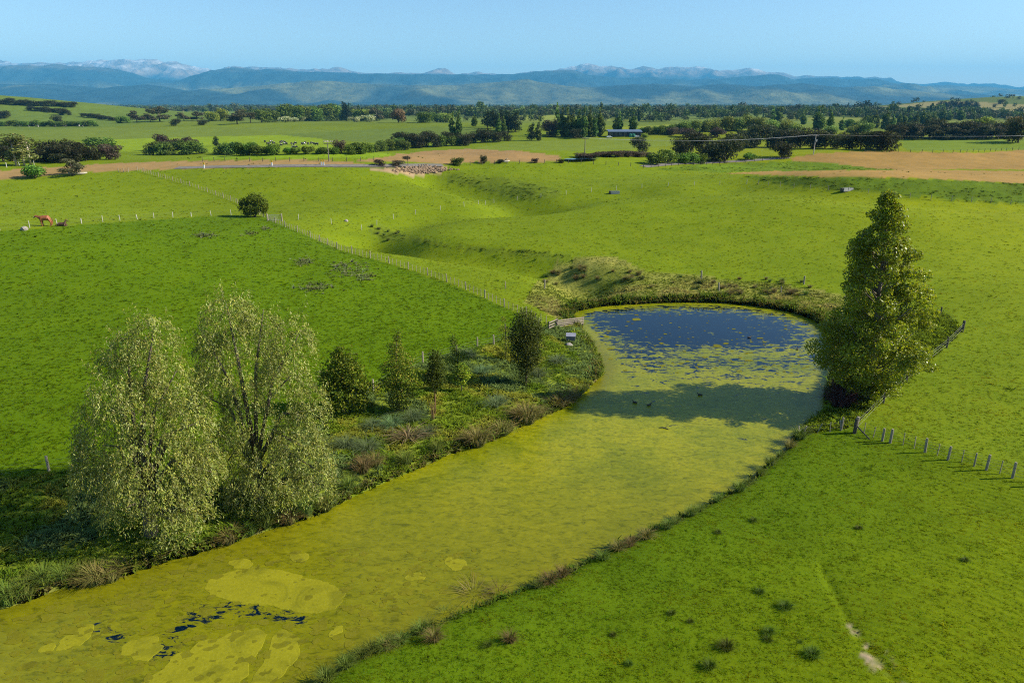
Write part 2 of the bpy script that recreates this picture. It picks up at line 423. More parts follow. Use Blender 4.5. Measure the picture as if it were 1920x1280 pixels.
NEARM = wpoly([(1490,815),(1602,798),(1740,830),(1920,895),(2300,1010),(2300,1700),(300,1700),(600,1280),(870,1150),(1160,1022),(1310,955),(1430,880)])
FIELDS = [   # flat crops and pastures: outline, colour
 ([(-400,352),(0,336),(60,332),(170,323),(300,318),(520,312),(640,311),(700,308),(600,300),(480,300),(300,303),(175,308),(0,320),(-400,330)], (0.27,0.175,0.070), 0.10),
 ([(640,305),(740,292),(800,283),(880,279),(960,282),(1020,288),(1052,294),(1048,303),(960,304),(890,304),(830,309),(760,303)], (0.26,0.165,0.068), 0.10),
 ([(1478,296),(1522,289),(1615,283),(1715,285),(1840,287),(1920,281),(2200,281),(2200,318),(1920,318),(1790,317),(1715,320),(1640,316),(1565,307),(1490,302)], (0.265,0.166,0.050), 0.10),
 ([(1362,325),(1440,321),(1690,318),(1920,321),(2200,326),(2200,352),(1920,344),(1740,335),(1590,332),(1440,328)], (0.285,0.180,0.055), 0.08),
 ([(1230,318),(1300,309),(1478,303),(1565,307),(1640,316),(1690,319),(1440,321),(1350,324)], (0.10,0.155,0.008), 0.25),
 ([(1395,331),(1590,333),(1740,336),(1920,345),(2200,354),(2200,410),(1920,384),(1800,377),(1640,363),(1480,349)], (0.078,0.122,0.007), 0.4),
 ([(815,328),(880,326),(950,334),(1020,350),(1058,363),(1005,380),(940,366),(860,345)], (0.10,0.135,0.010), 0.4),
 ([(690,430),(720,418),(760,440),(860,462),(1000,470),(1120,487),(1195,507),(1120,512),(1040,494),(900,475),(760,452),(715,450)], (0.115,0.155,0.010), 0.3),
 ([(600,312),(690,316),(820,318),(830,312),(700,311)], (0.10,0.12,0.03), 0.3),
 ([(690,318),(760,314),(840,313),(830,322),(780,330),(740,326)], (0.30,0.215,0.12), 0.3),
 ([(380,299),(700,297),(760,287),(640,286),(480,291),(380,294)], (0.16,0.24,0.012), 0.08),
 ([(-300,252),(0,246),(160,240),(480,238),(640,245),(520,253),(330,258),(200,262),(0,262)], (0.125,0.165,0.022), 0.1),
 ([(200,284),(210,262),(330,258),(520,253),(600,259),(640,276),(560,283),(400,286)], (0.17,0.235,0.010), 0.1),
 ([(520,253),(640,245),(820,238),(960,243),(930,255),(800,262),(700,268),(620,262)], (0.105,0.145,0.024), 0.1),
 ([(880,280),(960,266),(1080,262),(1270,258),(1270,272),(1180,280),(1060,283)], (0.135,0.175,0.018), 0.1),
 ([(1130,242),(1270,232),(1270,240),(1200,250)], (0.17,0.20,0.02), 0.1),
 ([(1675,262),(1920,262),(2200,264),(2200,286),(1920,281),(1700,283)], (0.125,0.175,0.016), 0.08)]
FW = [(wpoly(p), c, v) for p, c, v in FIELDS]
TRACK = hit1([(1578,1163),(1600,1178),(1625,1205),(1650,1235),(1675,1265),(1700,1300)])
DIRTR = [(-420, 900)]
def ground_colour(x, y, sd):
    n = len(x); j1 = (fbm(x / 1.7, y / 1.7, 41, 2) - .5) * 1.2; xj = x + j1; yj = y + (fbm(x / 1.7, y / 1.7, 47, 2) - .5) * 1.2
    big = fbm(x / 60, y / 60, 61, 3)[:, None]; mid = fbm(x / 9, y / 9, 71, 3)[:, None]; sm = fbm(x / 1.3, y / 1.3, 81, 3)[:, None]
    past = (np.array([0.130, 0.178, 0.006])[None] * (1 - sstep(40, 110, x))[:, None] + np.array([0.160, 0.190, 0.003])[None] * sstep(40, 110, x)[:, None]); far_p = np.array([0.115, 0.150, 0.016])
    t = sstep(300, 900, y)[:, None]
    c = past * (1 - t) + far_p * t
    c = c * (0.84 + 0.32 * big) * (0.93 + .14 * mid)
    # far plain: a patchwork of paddocks
    cell = 190.0; rx = x * .94 + y * .34; ry = (y * .94 - x * .34) / 1.7
    ci = _hash(np.floor(rx / cell), np.floor(ry / cell), 5)[:, None]; cj = _hash(np.floor(rx / cell), np.floor(ry / cell), 8)[:, None]
    patch = np.where(cj < .12, np.array([.22, .19, .07]), np.where(cj < .3, np.array([.16, .185, .03]), np.array([.10, .135, .028]))) * (0.75 + .5 * ci)
    tp = sstep(900, 1300, y + .25 * abs(x))[:, None]; hill = ((x < -420) & (y < 2200) & (y > 700))[:, None]
    c = np.where(hill, np.array([.105, .15, .022]) * (.8 + .4 * mid), c * (1 - tp) + patch * tp)
    for P, k, v in FW:
        m = inpoly(xj, yj, P); c[m] = np.array(k) * (1 + v * 2.4 * (mid[m] - .5) + v * 1.2 * (sm[m] - .5))
    m = inpoly(xj, yj, PADDOCK); c[m] = np.array([0.080, 0.138, 0.002]) * (0.92 + .16 * mid[m]) * (0.85 + .3 * big[m])
    m = inpoly(xj, yj, BANK) & (sd > 0); c[m] = (np.array([0.115, 0.180, 0.014]) * (1 - mid[m]) + np.array([0.20, 0.22, 0.022]) * mid[m]) * (.8 + .4 * sm[m])
    m = inpoly(xj, yj, HEAD) & (sd > 0); c[m] = (np.array([0.14, 0.175, 0.014]) * (1 - mid[m]) + np.array([0.26, 0.24, 0.06]) * mid[m]) * (.75 + .5 * sm[m])
    m = inpoly(xj, yj, RBANK) & (sd > 0); c[m] = np.array([0.135, 0.18, 0.010]) * (.8 + .4 * sm[m])
    m = inpoly(xj, yj, NEARM); nm = np.array([0.080, 0.132, 0.003]) * (1 - sstep(2, 22, sd[m]))[:, None] + np.array([0.132, 0.172, 0.002]) * sstep(2, 22, sd[m])[:, None]
    c[m] = nm * (.9 + .2 * mid[m]) * (.9 + .2 * sm[m])
    mud = np.exp(-((sd - 0.10) / 0.30) ** 2)[:, None] * sstep(.35, .6, fbm(x / 2.5, y / 2.5, 91, 3))[:, None]; c = c * (1 - mud * .85) + np.array([.15, .11, .06]) * mud * .85
    under = sstep(0, -.4, sd)[:, None]; c = c * (1 - under) + np.array([.05, .05, .015]) * under
    near = (y < 60) & (x > 5)
    d = np.full(n, 99.0); d[near] = pline_dist(x[near], y[near], TRACK)
    dirt = (sstep(.38, .05, d + (fbm(x / .6, y / .6, 15, 3) - .5) * 1.5))[:, None] * sstep(.50, .66, fbm(x / .8, y / .8, 19, 3))[:, None]
    return np.clip(c * (1 - dirt) + np.array([.34, .25, .16]) * dirt, .002, .9)

GZ = GZ.ravel()
rough = sum(inpoly(GX, GY, FW[k][0]).astype(float) for k in (4, 5, 6, 7))
ter = np.abs((GZ * 1.15 + fbm(GX / 7, GY / 7, 33, 3) * 3.2) % 1.0 - .5) * 2
GZ = GZ + np.minimum(rough, 1) * ((fbm(GX / 3.5, GY / 3.5, 23, 3) - .5) * .35 + ter * .12)
bankm = inpoly(GX, GY, BANK) | inpoly(GX, GY, HEAD) | inpoly(GX, GY, RBANK)
GZ = GZ + bankm * sstep(.6, 2.5, GSD) * (fbm(GX / 1.6, GY / 1.6, 29, 3) - .5) * .35
GC = ground_colour(GX, GY, GSD); GZ = GZ.reshape(nR, nA)
i0 = np.arange((nR - 1) * nA).reshape(nR - 1, nA); i1 = np.roll(i0, -1, 1)
GF = np.stack([i0, i1, i1 + nA, i0 + nA], -1).reshape(-1, 4)
rows = inpoly(GX, GY, NEARM) * sstep(7, 14, GSD) * (0.35 + .65 * sstep(8, 16, GX))
m_ground, nt = mat('pasture'); pos = geopos(nt)
c = attr(nt, 'col').outputs['Color']
n1 = noise(nt, pos, 5.0, 4, .65); n2 = noise(nt, pos, 0.7, 4, .6); n3 = noise(nt, pos, 0.05, 3); n4 = noise(nt, pos, 0.22, 5, .7)
v = mth(nt, 'ADD', mth(nt, 'ADD', mth(nt, 'MULTIPLY', n1, 0.9), mth(nt, 'MULTIPLY', n2, 0.6)), 0.25)
c = mixc(nt, 1.0, c, ramp(nt, v, [(0.5, (.62, .66, .62)), (0.95, (1.0, 1.0, 1.0)), (1.0, (1.08, 1.06, 1.0))]), 'MULTIPLY')
c = mixc(nt, 1.0, c, ramp(nt, n4, [(.28, (.80, .85, .82)), (.52, (1, 1, 1)), (.78, (1.18, 1.1, 1.0))]), 'MULTIPLY')
# drill rows of the sown meadow, bending round the near corner
mp = N(nt, 'ShaderNodeMapping'); mp.inputs['Location'].default_value = (-12, -17, 0); nt.links.new(pos, mp.inputs['Vector'])
wv = N(nt, 'ShaderNodeTexWave', wave_type='RINGS', rings_direction='Z'); wv.inputs['Scale'].default_value = 0.52
wv.inputs['Distortion'].default_value = 2.2; wv.inputs['Detail'].default_value = 2; wv.inputs['Detail Scale'].default_value = 0.25
nt.links.new(mp.outputs[0], wv.inputs['Vector'])
rw = attr(nt, 'rows').outputs['Fac']
rowf = mth(nt, 'MULTIPLY', mth(nt, 'MULTIPLY', wv.outputs['Fac'], rw), n3)
c = mixc(nt, mth(nt, 'MULTIPLY', rowf, 0.75), c, mixc(nt, 1.0, c, (.55, .68, .8), 'MULTIPLY'))
h = mth(nt, 'SUBTRACT', mth(nt, 'ADD', mth(nt, 'MULTIPLY', n1, 0.6), n2), mth(nt, 'MULTIPLY', rowf, 0.8))
outp(nt, bsdf(nt, c, 0.95, 0.04, bump(nt, h, 0.4, 0.09)).outputs[0])
gm = mesh_np('ground', np.stack([GX, GY, GZ.ravel()], 1), GF, True, {'col': ('FLOAT_COLOR', GC), 'rows': ('FLOAT', rows)})
# close the middle under the viewer
ground = link('ground', gm, m_ground, kind='structure')

# ---------------------------------------------------------------- pond
lo = POND.min(0) - 2; hi = POND.max(0) + 2; st = 0.45
wx = np.arange(lo[0], hi[0] + st, st); wy = np.arange(lo[1], hi[1] + st, st)
X, Y = np.meshgrid(wx, wy); wsd = pond_sd(X, Y)
OPEN = chaikin(flat(*np.array([(1066,600),(1078,585),(1130,575),(1200,572),(1330,572),(1420,580),(1500,600),(1548,622),(1560,660),(1470,668),(1400,672),(1330,668),(1260,672),(1190,664),(1140,652),(1110,630)], float).T), 1)
od = pline_dist(X, Y, OPEN, True); od = np.where(inpoly(X, Y, OPEN), -od, od)
cover = 0.29 + 0.24 * sstep(-7, -1, od) + 0.24 * sstep(-1, 14, od) + 0.20 * sstep(12, 40, od)
cover = cover + 0.30 * sstep(2.2, 0.2, -wsd) + .10 * sstep(12, 30, X) * sstep(90, 70, Y) * (od < 0)
px_, py_, _ = topix(X, Y, 0)
gapd = pline_dist(px_, py_, [(180,1180),(300,1235),(340,1170),(420,1140),(500,1145),(560,1160)])
gapv = np.exp(-(gapd / 24) ** 2)
# the smoother green film beside the left point and along the lower shore
film = .8 * sstep(56, 36, Y) + np.exp(-(pline_dist(px_, py_, [(1115,655),(1140,690),(1120,720)]) / 22) ** 2) + np.exp(-(pline_dist(px_, py_, [(0,1160),(140,1115),(330,1062),(520,1000)]) / 22) ** 2) \
     + np.exp(-(pline_dist(px_, py_, [(500,1330),(620,1230),(760,1180),(880,1130)]) / 26) ** 2)
keep = (wsd < 1.3)
vid = -np.ones(X.shape, int)
fm = keep[:-1, :-1] & keep[1:, :-1] & keep[:-1, 1:] & keep[1:, 1:]
used = np.zeros(X.shape, bool); used[:-1, :-1] |= fm; used[1:, :-1] |= fm; used[:-1, 1:] |= fm; used[1:, 1:] |= fm
vid[used] = np.arange(used.sum())
WF = np.stack([vid[:-1, :-1], vid[:-1, 1:], vid[1:, 1:], vid[1:, :-1]], -1)[fm]
WV = np.stack([X[used], Y[used], np.zeros(used.sum())], 1)
m_water, nt = mat('pond'); pos = geopos(nt)
cov = attr(nt, 'cover').outputs['Fac']; fil = attr(nt, 'film').outputs['Fac']
st_ = N(nt, 'ShaderNodeMapping'); st_.inputs['Scale'].default_value = (0.6, 1.25, 1.0); st_.inputs['Rotation'].default_value = (0, 0, R(12)); nt.links.new(pos, st_.inputs[0])
na = noise(nt, st_.outputs[0], 1.15, 6, .64, 0.8); nb = noise(nt, pos, 3.2, 4, .6, 0.4); nc = noise(nt, pos, 0.16, 3, .5)
f = mth(nt, 'ADD', mth(nt, 'MULTIPLY', na, 0.72), mth(nt, 'ADD', mth(nt, 'MULTIPLY', nb, 0.22), mth(nt, 'MULTIPLY', nc, 0.06)))
f = mth(nt, 'ADD', mth(nt, 'MULTIPLY', mth(nt, 'SUBTRACT', f, 0.5), 1.9), 0.5)
mask = mth(nt, 'MULTIPLY', mth(nt, 'SUBTRACT', mth(nt, 'ADD', cov, mth(nt, 'MULTIPLY', fil, .25)), f), 11.0); mask = mth(nt, 'MINIMUM', mth(nt, 'MAXIMUM', mask, 0.0), 1.0)
ngp = noise(nt, st_.outputs[0], 1.6, 6, .68, 1.6)
hole = mth(nt, 'MULTIPLY', mth(nt, 'SUBTRACT', mth(nt, 'MULTIPLY', attr(nt, 'gap').outputs['Fac'], 0.235), mth(nt, 'SUBTRACT', 0.72, ngp)), 22.0)
hole = mth(nt, 'MINIMUM', mth(nt, 'MAXIMUM', hole, 0.0), 1.0); mask = mth(nt, 'MULTIPLY', mask, mth(nt, 'SUBTRACT', 1.0, hole))
weed = ramp(nt, nb, [(.25, (.175, .176, .003)), (.55, (.245, .240, .004)), (.85, (.295, .285, .006))])
weed = mixc(nt, 1.0, weed, ramp(nt, nc, [(.34, (.66, .76, .8)), (.52, (.95, .98, 1.0)), (.68, (1.07, 1.05, 1.0))]), 'MULTIPLY')
weed = mixc(nt, 1.0, weed, ramp(nt, na, [(.32, (.72, .80, .8)), (.5, (.98, .99, 1.0)), (.68, (1.1, 1.07, 1.0))]), 'MULTIPLY')
weed = mixc(nt, mth(nt, 'MINIMUM', fil, 1.0), weed, ramp(nt, na, [(.3, (.120, .122, .003)), (.7, (.175, .170, .004))]))
nd = noise(nt, st_.outputs[0], 2.2, 5, .7, 1.2)
crack = ramp(nt, nd, [(0.34, (.52, .55, .55)), (0.48, (.93, .93, .93)), (0.7, (1.1, 1.08, 1.0))]); weed = mixc(nt, 1.0, weed, crack, 'MULTIPLY')
bw = bsdf(nt, weed, 0.36, 0.16, bump(nt, nb, 0.15, 0.02))
wb = bsdf(nt, (0.0006, 0.0075, 0.019), 0.04, 0.5, bump(nt, noise(nt, pos, 1.3, 2), 0.04, 0.05)); wb.inputs['IOR'].default_value = 1.33
mx = N(nt, 'ShaderNodeMixShader'); nt.links.new(mask, mx.inputs[0]); nt.links.new(wb.outputs[0], mx.inputs[1]); nt.links.new(bw.outputs[0], mx.inputs[2])
outp(nt, mx.outputs[0])
link('pond_water', mesh_np('pond_water', WV, WF, True, {'gap': ('FLOAT', gapv[used]), 'cover': ('FLOAT', cover[used]), 'film': ('FLOAT', film[used])}), m_water, kind='structure')
# thick floating mats of duckweed
m_mat, nt = mat('duckweed_mat'); pos = geopos(nt)
n1 = noise(nt, pos, 6.0, 5, .7, .6); n2 = noise(nt, pos, .5, 4, .6, 1.0)
c = ramp(nt, n1, [(.25, (.17, .165, .004)), (.6, (.235, .222, .007)), (.85, (.28, .262, .015))]); c = mixc(nt, 1.0, c, ramp(nt, n2, [(.34, (.70, .72, .74)), (.48, (.95, .95, .95)), (.7, (1.06, 1.05, 1.0))]), 'MULTIPLY')
outp(nt, bsdf(nt, c, .85, .15, bump(nt, n1, .35, .03)).outputs[0])
def flat_mat(P, seed, h=0.012, amp=0.42, step=.12):
    P = densify(chaikin(P, 2), step, True); c0 = P.mean(0); d = P - c0; r = np.linalg.norm(d, axis=1)
    P = P + unit(d) * ((fbm(P[:, 0] / .6, P[:, 1] / .6, seed, 4) - .5) * 2 * amp)[:, None]
    n = len(P); V = np.vstack([np.c_[P, np.full(n, -.01)], np.c_[c0 + (P - c0) * (1 - .03 / np.maximum(r, .1))[:, None], np.full(n, h)], [[*c0, h + .004]]])
    F = [(k, (k + 1) % n, n + (k + 1) % n, n + k) for k in range(n)] + [(n + k, n + (k + 1) % n, 2 * n) for k in range(n)]
    return V, F
MATS = [
 ([(380,1098),(400,1080),(470,1063),(520,1064),(560,1076),(640,1099),(651,1112),(640,1138),(600,1152),(560,1150),(500,1131),(440,1131),(400,1118)], 'large pale duckweed mat lying alone in mid pond, pointed at its left end'),
 ([(250,1330),(265,1285),(290,1262),(340,1218),(400,1192),(470,1178),(500,1182),(490,1215),(470,1250),(440,1300),(400,1340)], 'largest duckweed mat at the bottom edge, left of a dark seam'),
 ([(455,1300),(485,1255),(505,1215),(512,1182),(540,1172),(562,1197),(569,1218),(540,1255),(500,1282),(470,1310)], 'duckweed mat at the bottom edge, right of a dark seam'),
 ([(222,1216),(240,1198),(310,1184),(301,1215),(281,1240),(250,1241)], 'small triangular duckweed mat left of the dark broken patch'),
 ([(105,1221),(120,1196),(150,1173),(178,1172),(165,1196),(130,1219)], 'slim pale duckweed mat nearest the left edge of the picture'),
 ([(62,1222),(80,1208),(105,1205),(100,1220)], 'tiny ragged duckweed mat touching the slim leftmost mat'),
 ([(430,1059),(440,1049),(475,1050),(472,1062),(445,1066)], 'small duckweed mat just above the large pointed one'),
 ([(835,1048),(850,1040),(872,1050),(876,1066),(850,1070)], 'pale duckweed mat in mid pond, farthest up the channel'),
 ([(752,1080),(775,1072),(806,1076),(800,1088),(760,1090)], 'oblong pale duckweed mat in mid channel'),
 ([(536,1045),(552,1033),(580,1035),(575,1050),(548,1056)], 'pale duckweed mat off the bank below the right willow'),
 ([(612,1190),(622,1175),(645,1170),(642,1182),(622,1195)], 'oval duckweed mat close to the near shore')]
for k, (pts, lab) in enumerate(MATS):
    V, F = flat_mat(flat(*np.array(pts, float).T), 100 + k)
    link('duckweed_mat', mesh_np('duckweed_mat', V, F, False), m_mat, label=lab, cat='duckweed', group='floating duckweed mats')
VV = []; FF = []; nb_ = 0
g2 = np.random.default_rng(3)
for k in range(900):
    while True:
        px, py = (g2.uniform(0, 900), g2.uniform(1030, 1290)) if k < 680 else (g2.uniform(1080, 1530), g2.uniform(575, 700))
        p = flat(px, py)
        if pond_sd(np.array([p[0]]), np.array([p[1]]))[0] < -1.2: break
    s = g2.gamma(1.6, 0.075) + .05; m = 9; q = np.linspace(0, 2 * math.pi, m, endpoint=False); rr = s * g2.uniform(.6, 1.3, m); el = g2.uniform(.5, 1); a0 = g2.uniform(0, 3)
    ex = np.cos(q) * rr; ey = np.sin(q) * rr * el
    P = np.c_[p[0] + ex * math.cos(.2) - ey * math.sin(.2), p[1] + ex * math.sin(.2) + ey * math.cos(.2), np.full(m, .006 + k * 2e-5)]
    VV.append(P); FF.append(tuple(range(nb_, nb_ + m))); nb_ += m
m_scrap = m_mat.copy(); m_scrap.name = 'duckweed_scraps'
for e_ in m_scrap.node_tree.nodes:
    if e_.type == 'VALTORGB':
        for q_ in e_.color_ramp.elements: q_.color = tuple(v * .82 for v in q_.color[:3]) + (1,)
link('floating_weed', mesh_np('floating_weed', np.vstack(VV), FF, False), m_scrap, label='scattered small floating scraps of duckweed on the pond', cat='duckweed', kind='stuff')
del VV, FF

# ---------------------------------------------------------------- mountains
SKYLINE = [(-700,128),(-400,118),(-200,122),(-80,116),(0,112),(20,117),(40,120),(75,117),(90,120),(120,119),(165,116),(185,111),(205,115),(230,111),(260,110),(290,111),(310,118),(330,116),(350,122),(375,126),(405,134),
 (420,129),(445,125),(470,127),(520,128),(560,131),(600,130),(606,127),(615,131),(635,126),(650,130),(665,134),(690,138),(720,139),(745,137),(770,139),(795,139),(820,130),(835,130),(855,139),(880,137),(900,136),(920,139),
 (960,139),(1010,134),(1040,132),(1070,126),(1100,120),(1130,124),(1150,126),(1165,127),(1180,130),(1190,128),(1210,126),(1230,131),(1250,128),(1290,126),(1320,127),(1345,134),(1360,131),(1385,133),(1405,128),(1440,135),
 (1470,138),(1490,145),(1520,142),(1560,144),(1590,146),(1600,149),(1640,145),(1680,153),(1710,159),(1760,156),(1775,155),(1800,158),(1850,157),(1890,163),(1920,166),(2050,160),(2200,168),(2500,160)]
MIDLINE = [(-700,135),(-400,128),(0,122),(60,124),(110,122),(160,126),(225,132),(270,146),(330,150),(380,148),(405,136),(425,130),(446,127),(475,130),(520,130),(560,134),(600,136),(640,138),(665,138),(690,139),(745,139),(800,141),(860,141),
 (920,141),(960,140),(1010,136),(1040,134),(1075,133),(1110,142),(1160,148),(1220,146),(1290,150),(1340,148),(1400,144),(1440,140),(1470,142),(1490,149),(1520,146),(1560,147),(1590,149),(1640,149),(1680,156),(1710,162),(1760,160),(1800,162),(1850,162),(1890,168),(1920,171),(2050,166),(2200,172),(2500,168)]
LOWLINE = [(-700,165),(0,160),(100,158),(190,166),(280,160),(350,172),(430,168),(520,158),(600,152),(680,158),(760,162),(850,160),(930,156),(990,150),(1040,160),(1100,166),(1160,160),(1230,156),(1300,164),(1370,158),(1420,162),(1500,158),(1560,164),(1640,162),(1720,172),(1800,176),(1920,180),(2200,182),(2500,185)]
m_mtn, nt = mat('mountain'); pos = geopos(nt)
c = attr(nt, 'col').outputs['Color']; n1 = noise(nt, pos, 0.004, 6, .65)
c = mixc(nt, 1.0, c, ramp(nt, n1, [(.3, (.45, .5, .55)), (.7, (1.6, 1.5, 1.3))]), 'MULTIPLY')
outp(nt, bsdf(nt, c, .95, .1, bump(nt, noise(nt, pos, 0.006, 6, .65), .9, 60.0)).outputs[0])
def mountain(name, line, D, depth_f, depth_b, cell, seed, style):
    L = np.array(line, float); x = np.arange(-1.25 * D, 1.25 * D, cell); y = np.concatenate([np.arange(D - depth_f, D, cell * 1.1), np.arange(D, D + depth_b, cell * 2.5)])
    X, Y = np.meshgrid(x, y)
    u = 960 + FPX * (X / D) / (CT)                 # the ridge as it stands on the skyline
    for _ in range(3):
        pv = np.interp(u, L[:, 0], L[:, 1]); Hh = raydir(u, pv); rid = CAM_H + D * Hh[..., 2] / Hh[..., 1]; u = topix(X, D, rid)[0]
    rid = rid + 40 * (fbm(X / 900, 0 * X, seed + 3, 3) - .5) * (style != 0)
    wx = X + 900 * (fbm(X / 3000, Y / 3000, seed, 2) - .5)
    f = np.where(Y < D, (Y - (D - depth_f)) / depth_f, 1 - (Y - D) / depth_b); f = np.clip(f, 0, 1)
    prof = f ** (1.75 if style != 2 else 1.3)
    sp = ridged(wx / 2600, (Y + .4 * X) / 5200, seed + 7, 5) - .62
    sp2 = ridged(wx / 800, (Y - .3 * X) / 1500, seed + 11, 4) - .62
    gate = np.clip(f * (1 - f) * 4, 0, 1)
    Z = -48 + (rid + 48) * (prof + gate * (1.15 * sp + 0.55 * sp2) + sstep(.05, .3, f) * .07 * (ridged(wx / 330, Y / 520, seed + 19, 3) - .6))
    cap = CAM_H + (rid - CAM_H) * Y / D - 6; Z = np.where(f < .985, np.minimum(Z, cap), Z)
    jag = (ridged(X / 420, Y / 420, seed + 2, 4) - .6) * (70 if style == 0 else 28); Z = Z + jag * sstep(.1, .4, f)
    xs, ys, zs = X.ravel(), Y.ravel(), Z.ravel(); n = len(xs)
    ns = fbm(xs / 700, ys / 700, seed + 5, 4); nl = fbm(xs / 1800, ys / 1800, seed + 6, 3)
    col = np.tile([.020, .036, .034], (n, 1)) * (.7 + .6 * ns)[:, None]
    if style == 0:
        alp = sstep(560, 820, zs + 260 * (ns - .5))[:, None]; col = col * (1 - alp) + np.array([.20, .155, .11]) * alp
        snow = (sstep(760, 1020, zs - 60 + 420 * (ns - .5) + 200 * (ridged(xs / 300, ys / 500, 77, 3) - .6)) * (.35 + .65 * sstep(.42, .58, fbm(xs / 260, ys / 260, 78, 3))))
        snow = snow * sstep(.50, .66, ridged(xs / 520, ys / 900, 79, 4)); side = np.where(xs < -9000, .42, np.where((xs > 1500) & (xs < 11000), .4, .1)); col = col * (1 - (snow * side)[:, None]) + np.array([.85, .87, .92]) * (snow * side)[:, None]
    elif style == 1:
        alp = sstep(560, 760, zs + 200 * (ns - .5))[:, None] * .7; col = col * (1 - alp) + np.array([.12, .10, .065]) * alp
        gr = (sstep(.5, .62, nl) * sstep(420, 160, zs))[:, None]; col = col * (1 - gr) + np.array([.13, .13, .05]) * gr
    else:
        gr = sstep(.46, .56, nl + .18 * sstep(-2500, 2500, xs) - .10)[:, None]; col = col * (1 - gr) + np.array([.10, .11, .05]) * (.6 + .8 * ns)[:, None] * gr
    ny, nx = X.shape; i = np.arange(ny * nx).reshape(ny, nx)
    F = np.stack([i[:-1, :-1], i[:-1, 1:], i[1:, 1:], i[1:, :-1]], -1).reshape(-1, 4)
    link(name, mesh_np(name, np.stack([xs, ys, zs], 1), F, True, {'col': ('FLOAT_COLOR', col)}), m_mtn, kind='structure')
mountain('mountain_range', SKYLINE, 23000, 5500, 2500, 90, 1, 0)
mountain('forested_mountains', MIDLINE, 16500, 5000, 2500, 75, 2, 1)
mountain('foothills', LOWLINE, 11200, 2400, 1600, 55, 3, 2)

# ---------------------------------------------------------------- haze: the air between here and the mountains
hz = MB().box((0, 12500, 610), (62000, 33000, 1350)).mesh('haze')
m_hz, nt = mat('haze'); pv = N(nt, 'ShaderNodeVolumePrincipled')
pv.inputs['Color'].default_value = (0.13, 0.58, 1.0, 1); pv.inputs['Density'].default_value = 4.5e-5; pv.inputs['Anisotropy'].default_value = 0.0
o = N(nt, 'ShaderNodeOutputMaterial'); nt.links.new(pv.outputs[0], o.inputs['Volume'])
link('haze', hz, m_hz, kind='stuff', label='pale blue haze filling the air towards the mountains', cat='haze')

# ---------------------------------------------------------------- near trees
m_bark = simple('bark', (.12, .095, .07), .9, .45, 9, .2, bmp=.5)
m_palebark = simple('pale_bark', (.42, .37, .29), .85, .3, 6, .2)
m_leaf = foliage('leaves', rough=.6, spec=.12, trans=.35); m_gloss = foliage('glossy_leaves', rough=.36, spec=.27, trans=.45, rand=False)
m_wleaf = foliage('willow_leaves', rough=.5, spec=.2, trans=.24, rand=False)
def local_lobes(base, spec):
    o = []
    for cx, cyy, rx, ry, dy in spec:
        Y = base[1] + dy; x, z = onplane(cx, cyy, Y); zc = topix(x, Y, z)[2]; k = zc / FPX
        o.append((float(x - base[0]), dy, float(z - base[2]), rx * k, rx * k * .95, ry * k * 1.06))
    return o
def limbs(name, root, lobes, r0, m, hfork=.25, extra=None):
    mb = MB(); top = max(l[2] for l in lobes)
    tz = top * hfork; mb.tube([(0, 0, -.3), (.05, 0, tz * .5), (0, .05, tz)], [r0 * 1.25, r0, r0 * .85], 8)
    for l in lobes:
        e = np.array(l[:3]); s = np.array([0, 0, min(tz * .95, max(.2, e[2] * .6))]); mid = s * .45 + e * .55 + np.array([0, 0, .12 * top * (.3 if e[2] < tz else 1)])
        mb.tube([s, mid, e, e + (e - mid) * .4], [r0 * .45, r0 * .3, r0 * .14, r0 * .04], 5)
    return link('trunk', mb.mesh(name + '_trunk', True), m, root)
def willow(px, py, spec, label, nstr, ht):
    base = at(px, py); lb = np.array(local_lobes(base, spec)); lb[:, 3:] *= rng.uniform(.60, 1.02, (len(lb), 1)); lb[:, 5] *= 1.1
    root = link('willow_tree', None, loc=base, label=label, cat='willow', group='willows on the pond bank')
    limbs('willow', root, [tuple(l) for l in lb], .38, m_bark, .22)
    p = (lb[:, 3] * lb[:, 5]); p /= p.sum(); i = rng.choice(len(lb), nstr, p=p); d = rdir(nstr); d[:, 2] = np.abs(d[:, 2]) * 1.1 - .25; d = unit(d)
    rr = .55 + .45 * rng.random(nstr) ** .5
    s = lb[i, :3] + lb[i, 3:] * d * rr[:, None]; hz_ = d.copy(); hz_[:, 2] = 0; hz_ = unit(hz_)
    Ls = rng.gamma(2.2, .42, nstr) + .25; k = 24; upr = (rng.random(nstr) < .28) & (d[:, 2] > .45); tt = np.linspace(0, 1, k)[None, :, None]
    P = s[:, None] + hz_[:, None] * (np.sin(tt * 1.5) * (.35 + .25 * rng.random((nstr, 1, 1)))) + np.array([0, 0, 1.]) * np.where(upr[:, None, None], tt * (.35 + .55 * Ls[:, None, None]), tt * .28 - tt ** 1.6 * Ls[:, None, None])
    P = P + rng.normal(0, .09, P.shape); own = np.repeat(i, k); P = P.reshape(-1, 3); so = np.repeat(np.arange(nstr), k)
    keep = (P[:, 2] > .15 + .4 * rng.random(len(P))) & (rng.random(len(P)) < .93); P = P[keep]; so = so[keep]; n = len(P)
    ax = unit(np.array([0, 0, -1.]) + .9 * rdir(n) + .3 * hz_[so]); nor = unit(rdir(n) + .6 * hz_[so] + np.array([.35, -.1, .5]))
    c = pick([(.195, .225, .030), (.24, .26, .050), (.30, .31, .11), (.14, .185, .022), (.26, .25, .038)], n, .2) * (1 + .22 * rng.normal(size=(nstr, 1)))[so]
    V, F, C = leaf_geo(P, ax, nor, rng.uniform(.12, .27, n), rng.uniform(.036, .066, n), np.clip(c, .01, 1))
    link('crown', mesh_np('willow_crown', V, F, False, {'col': ('FLOAT_COLOR', C)}), m_wleaf, root)
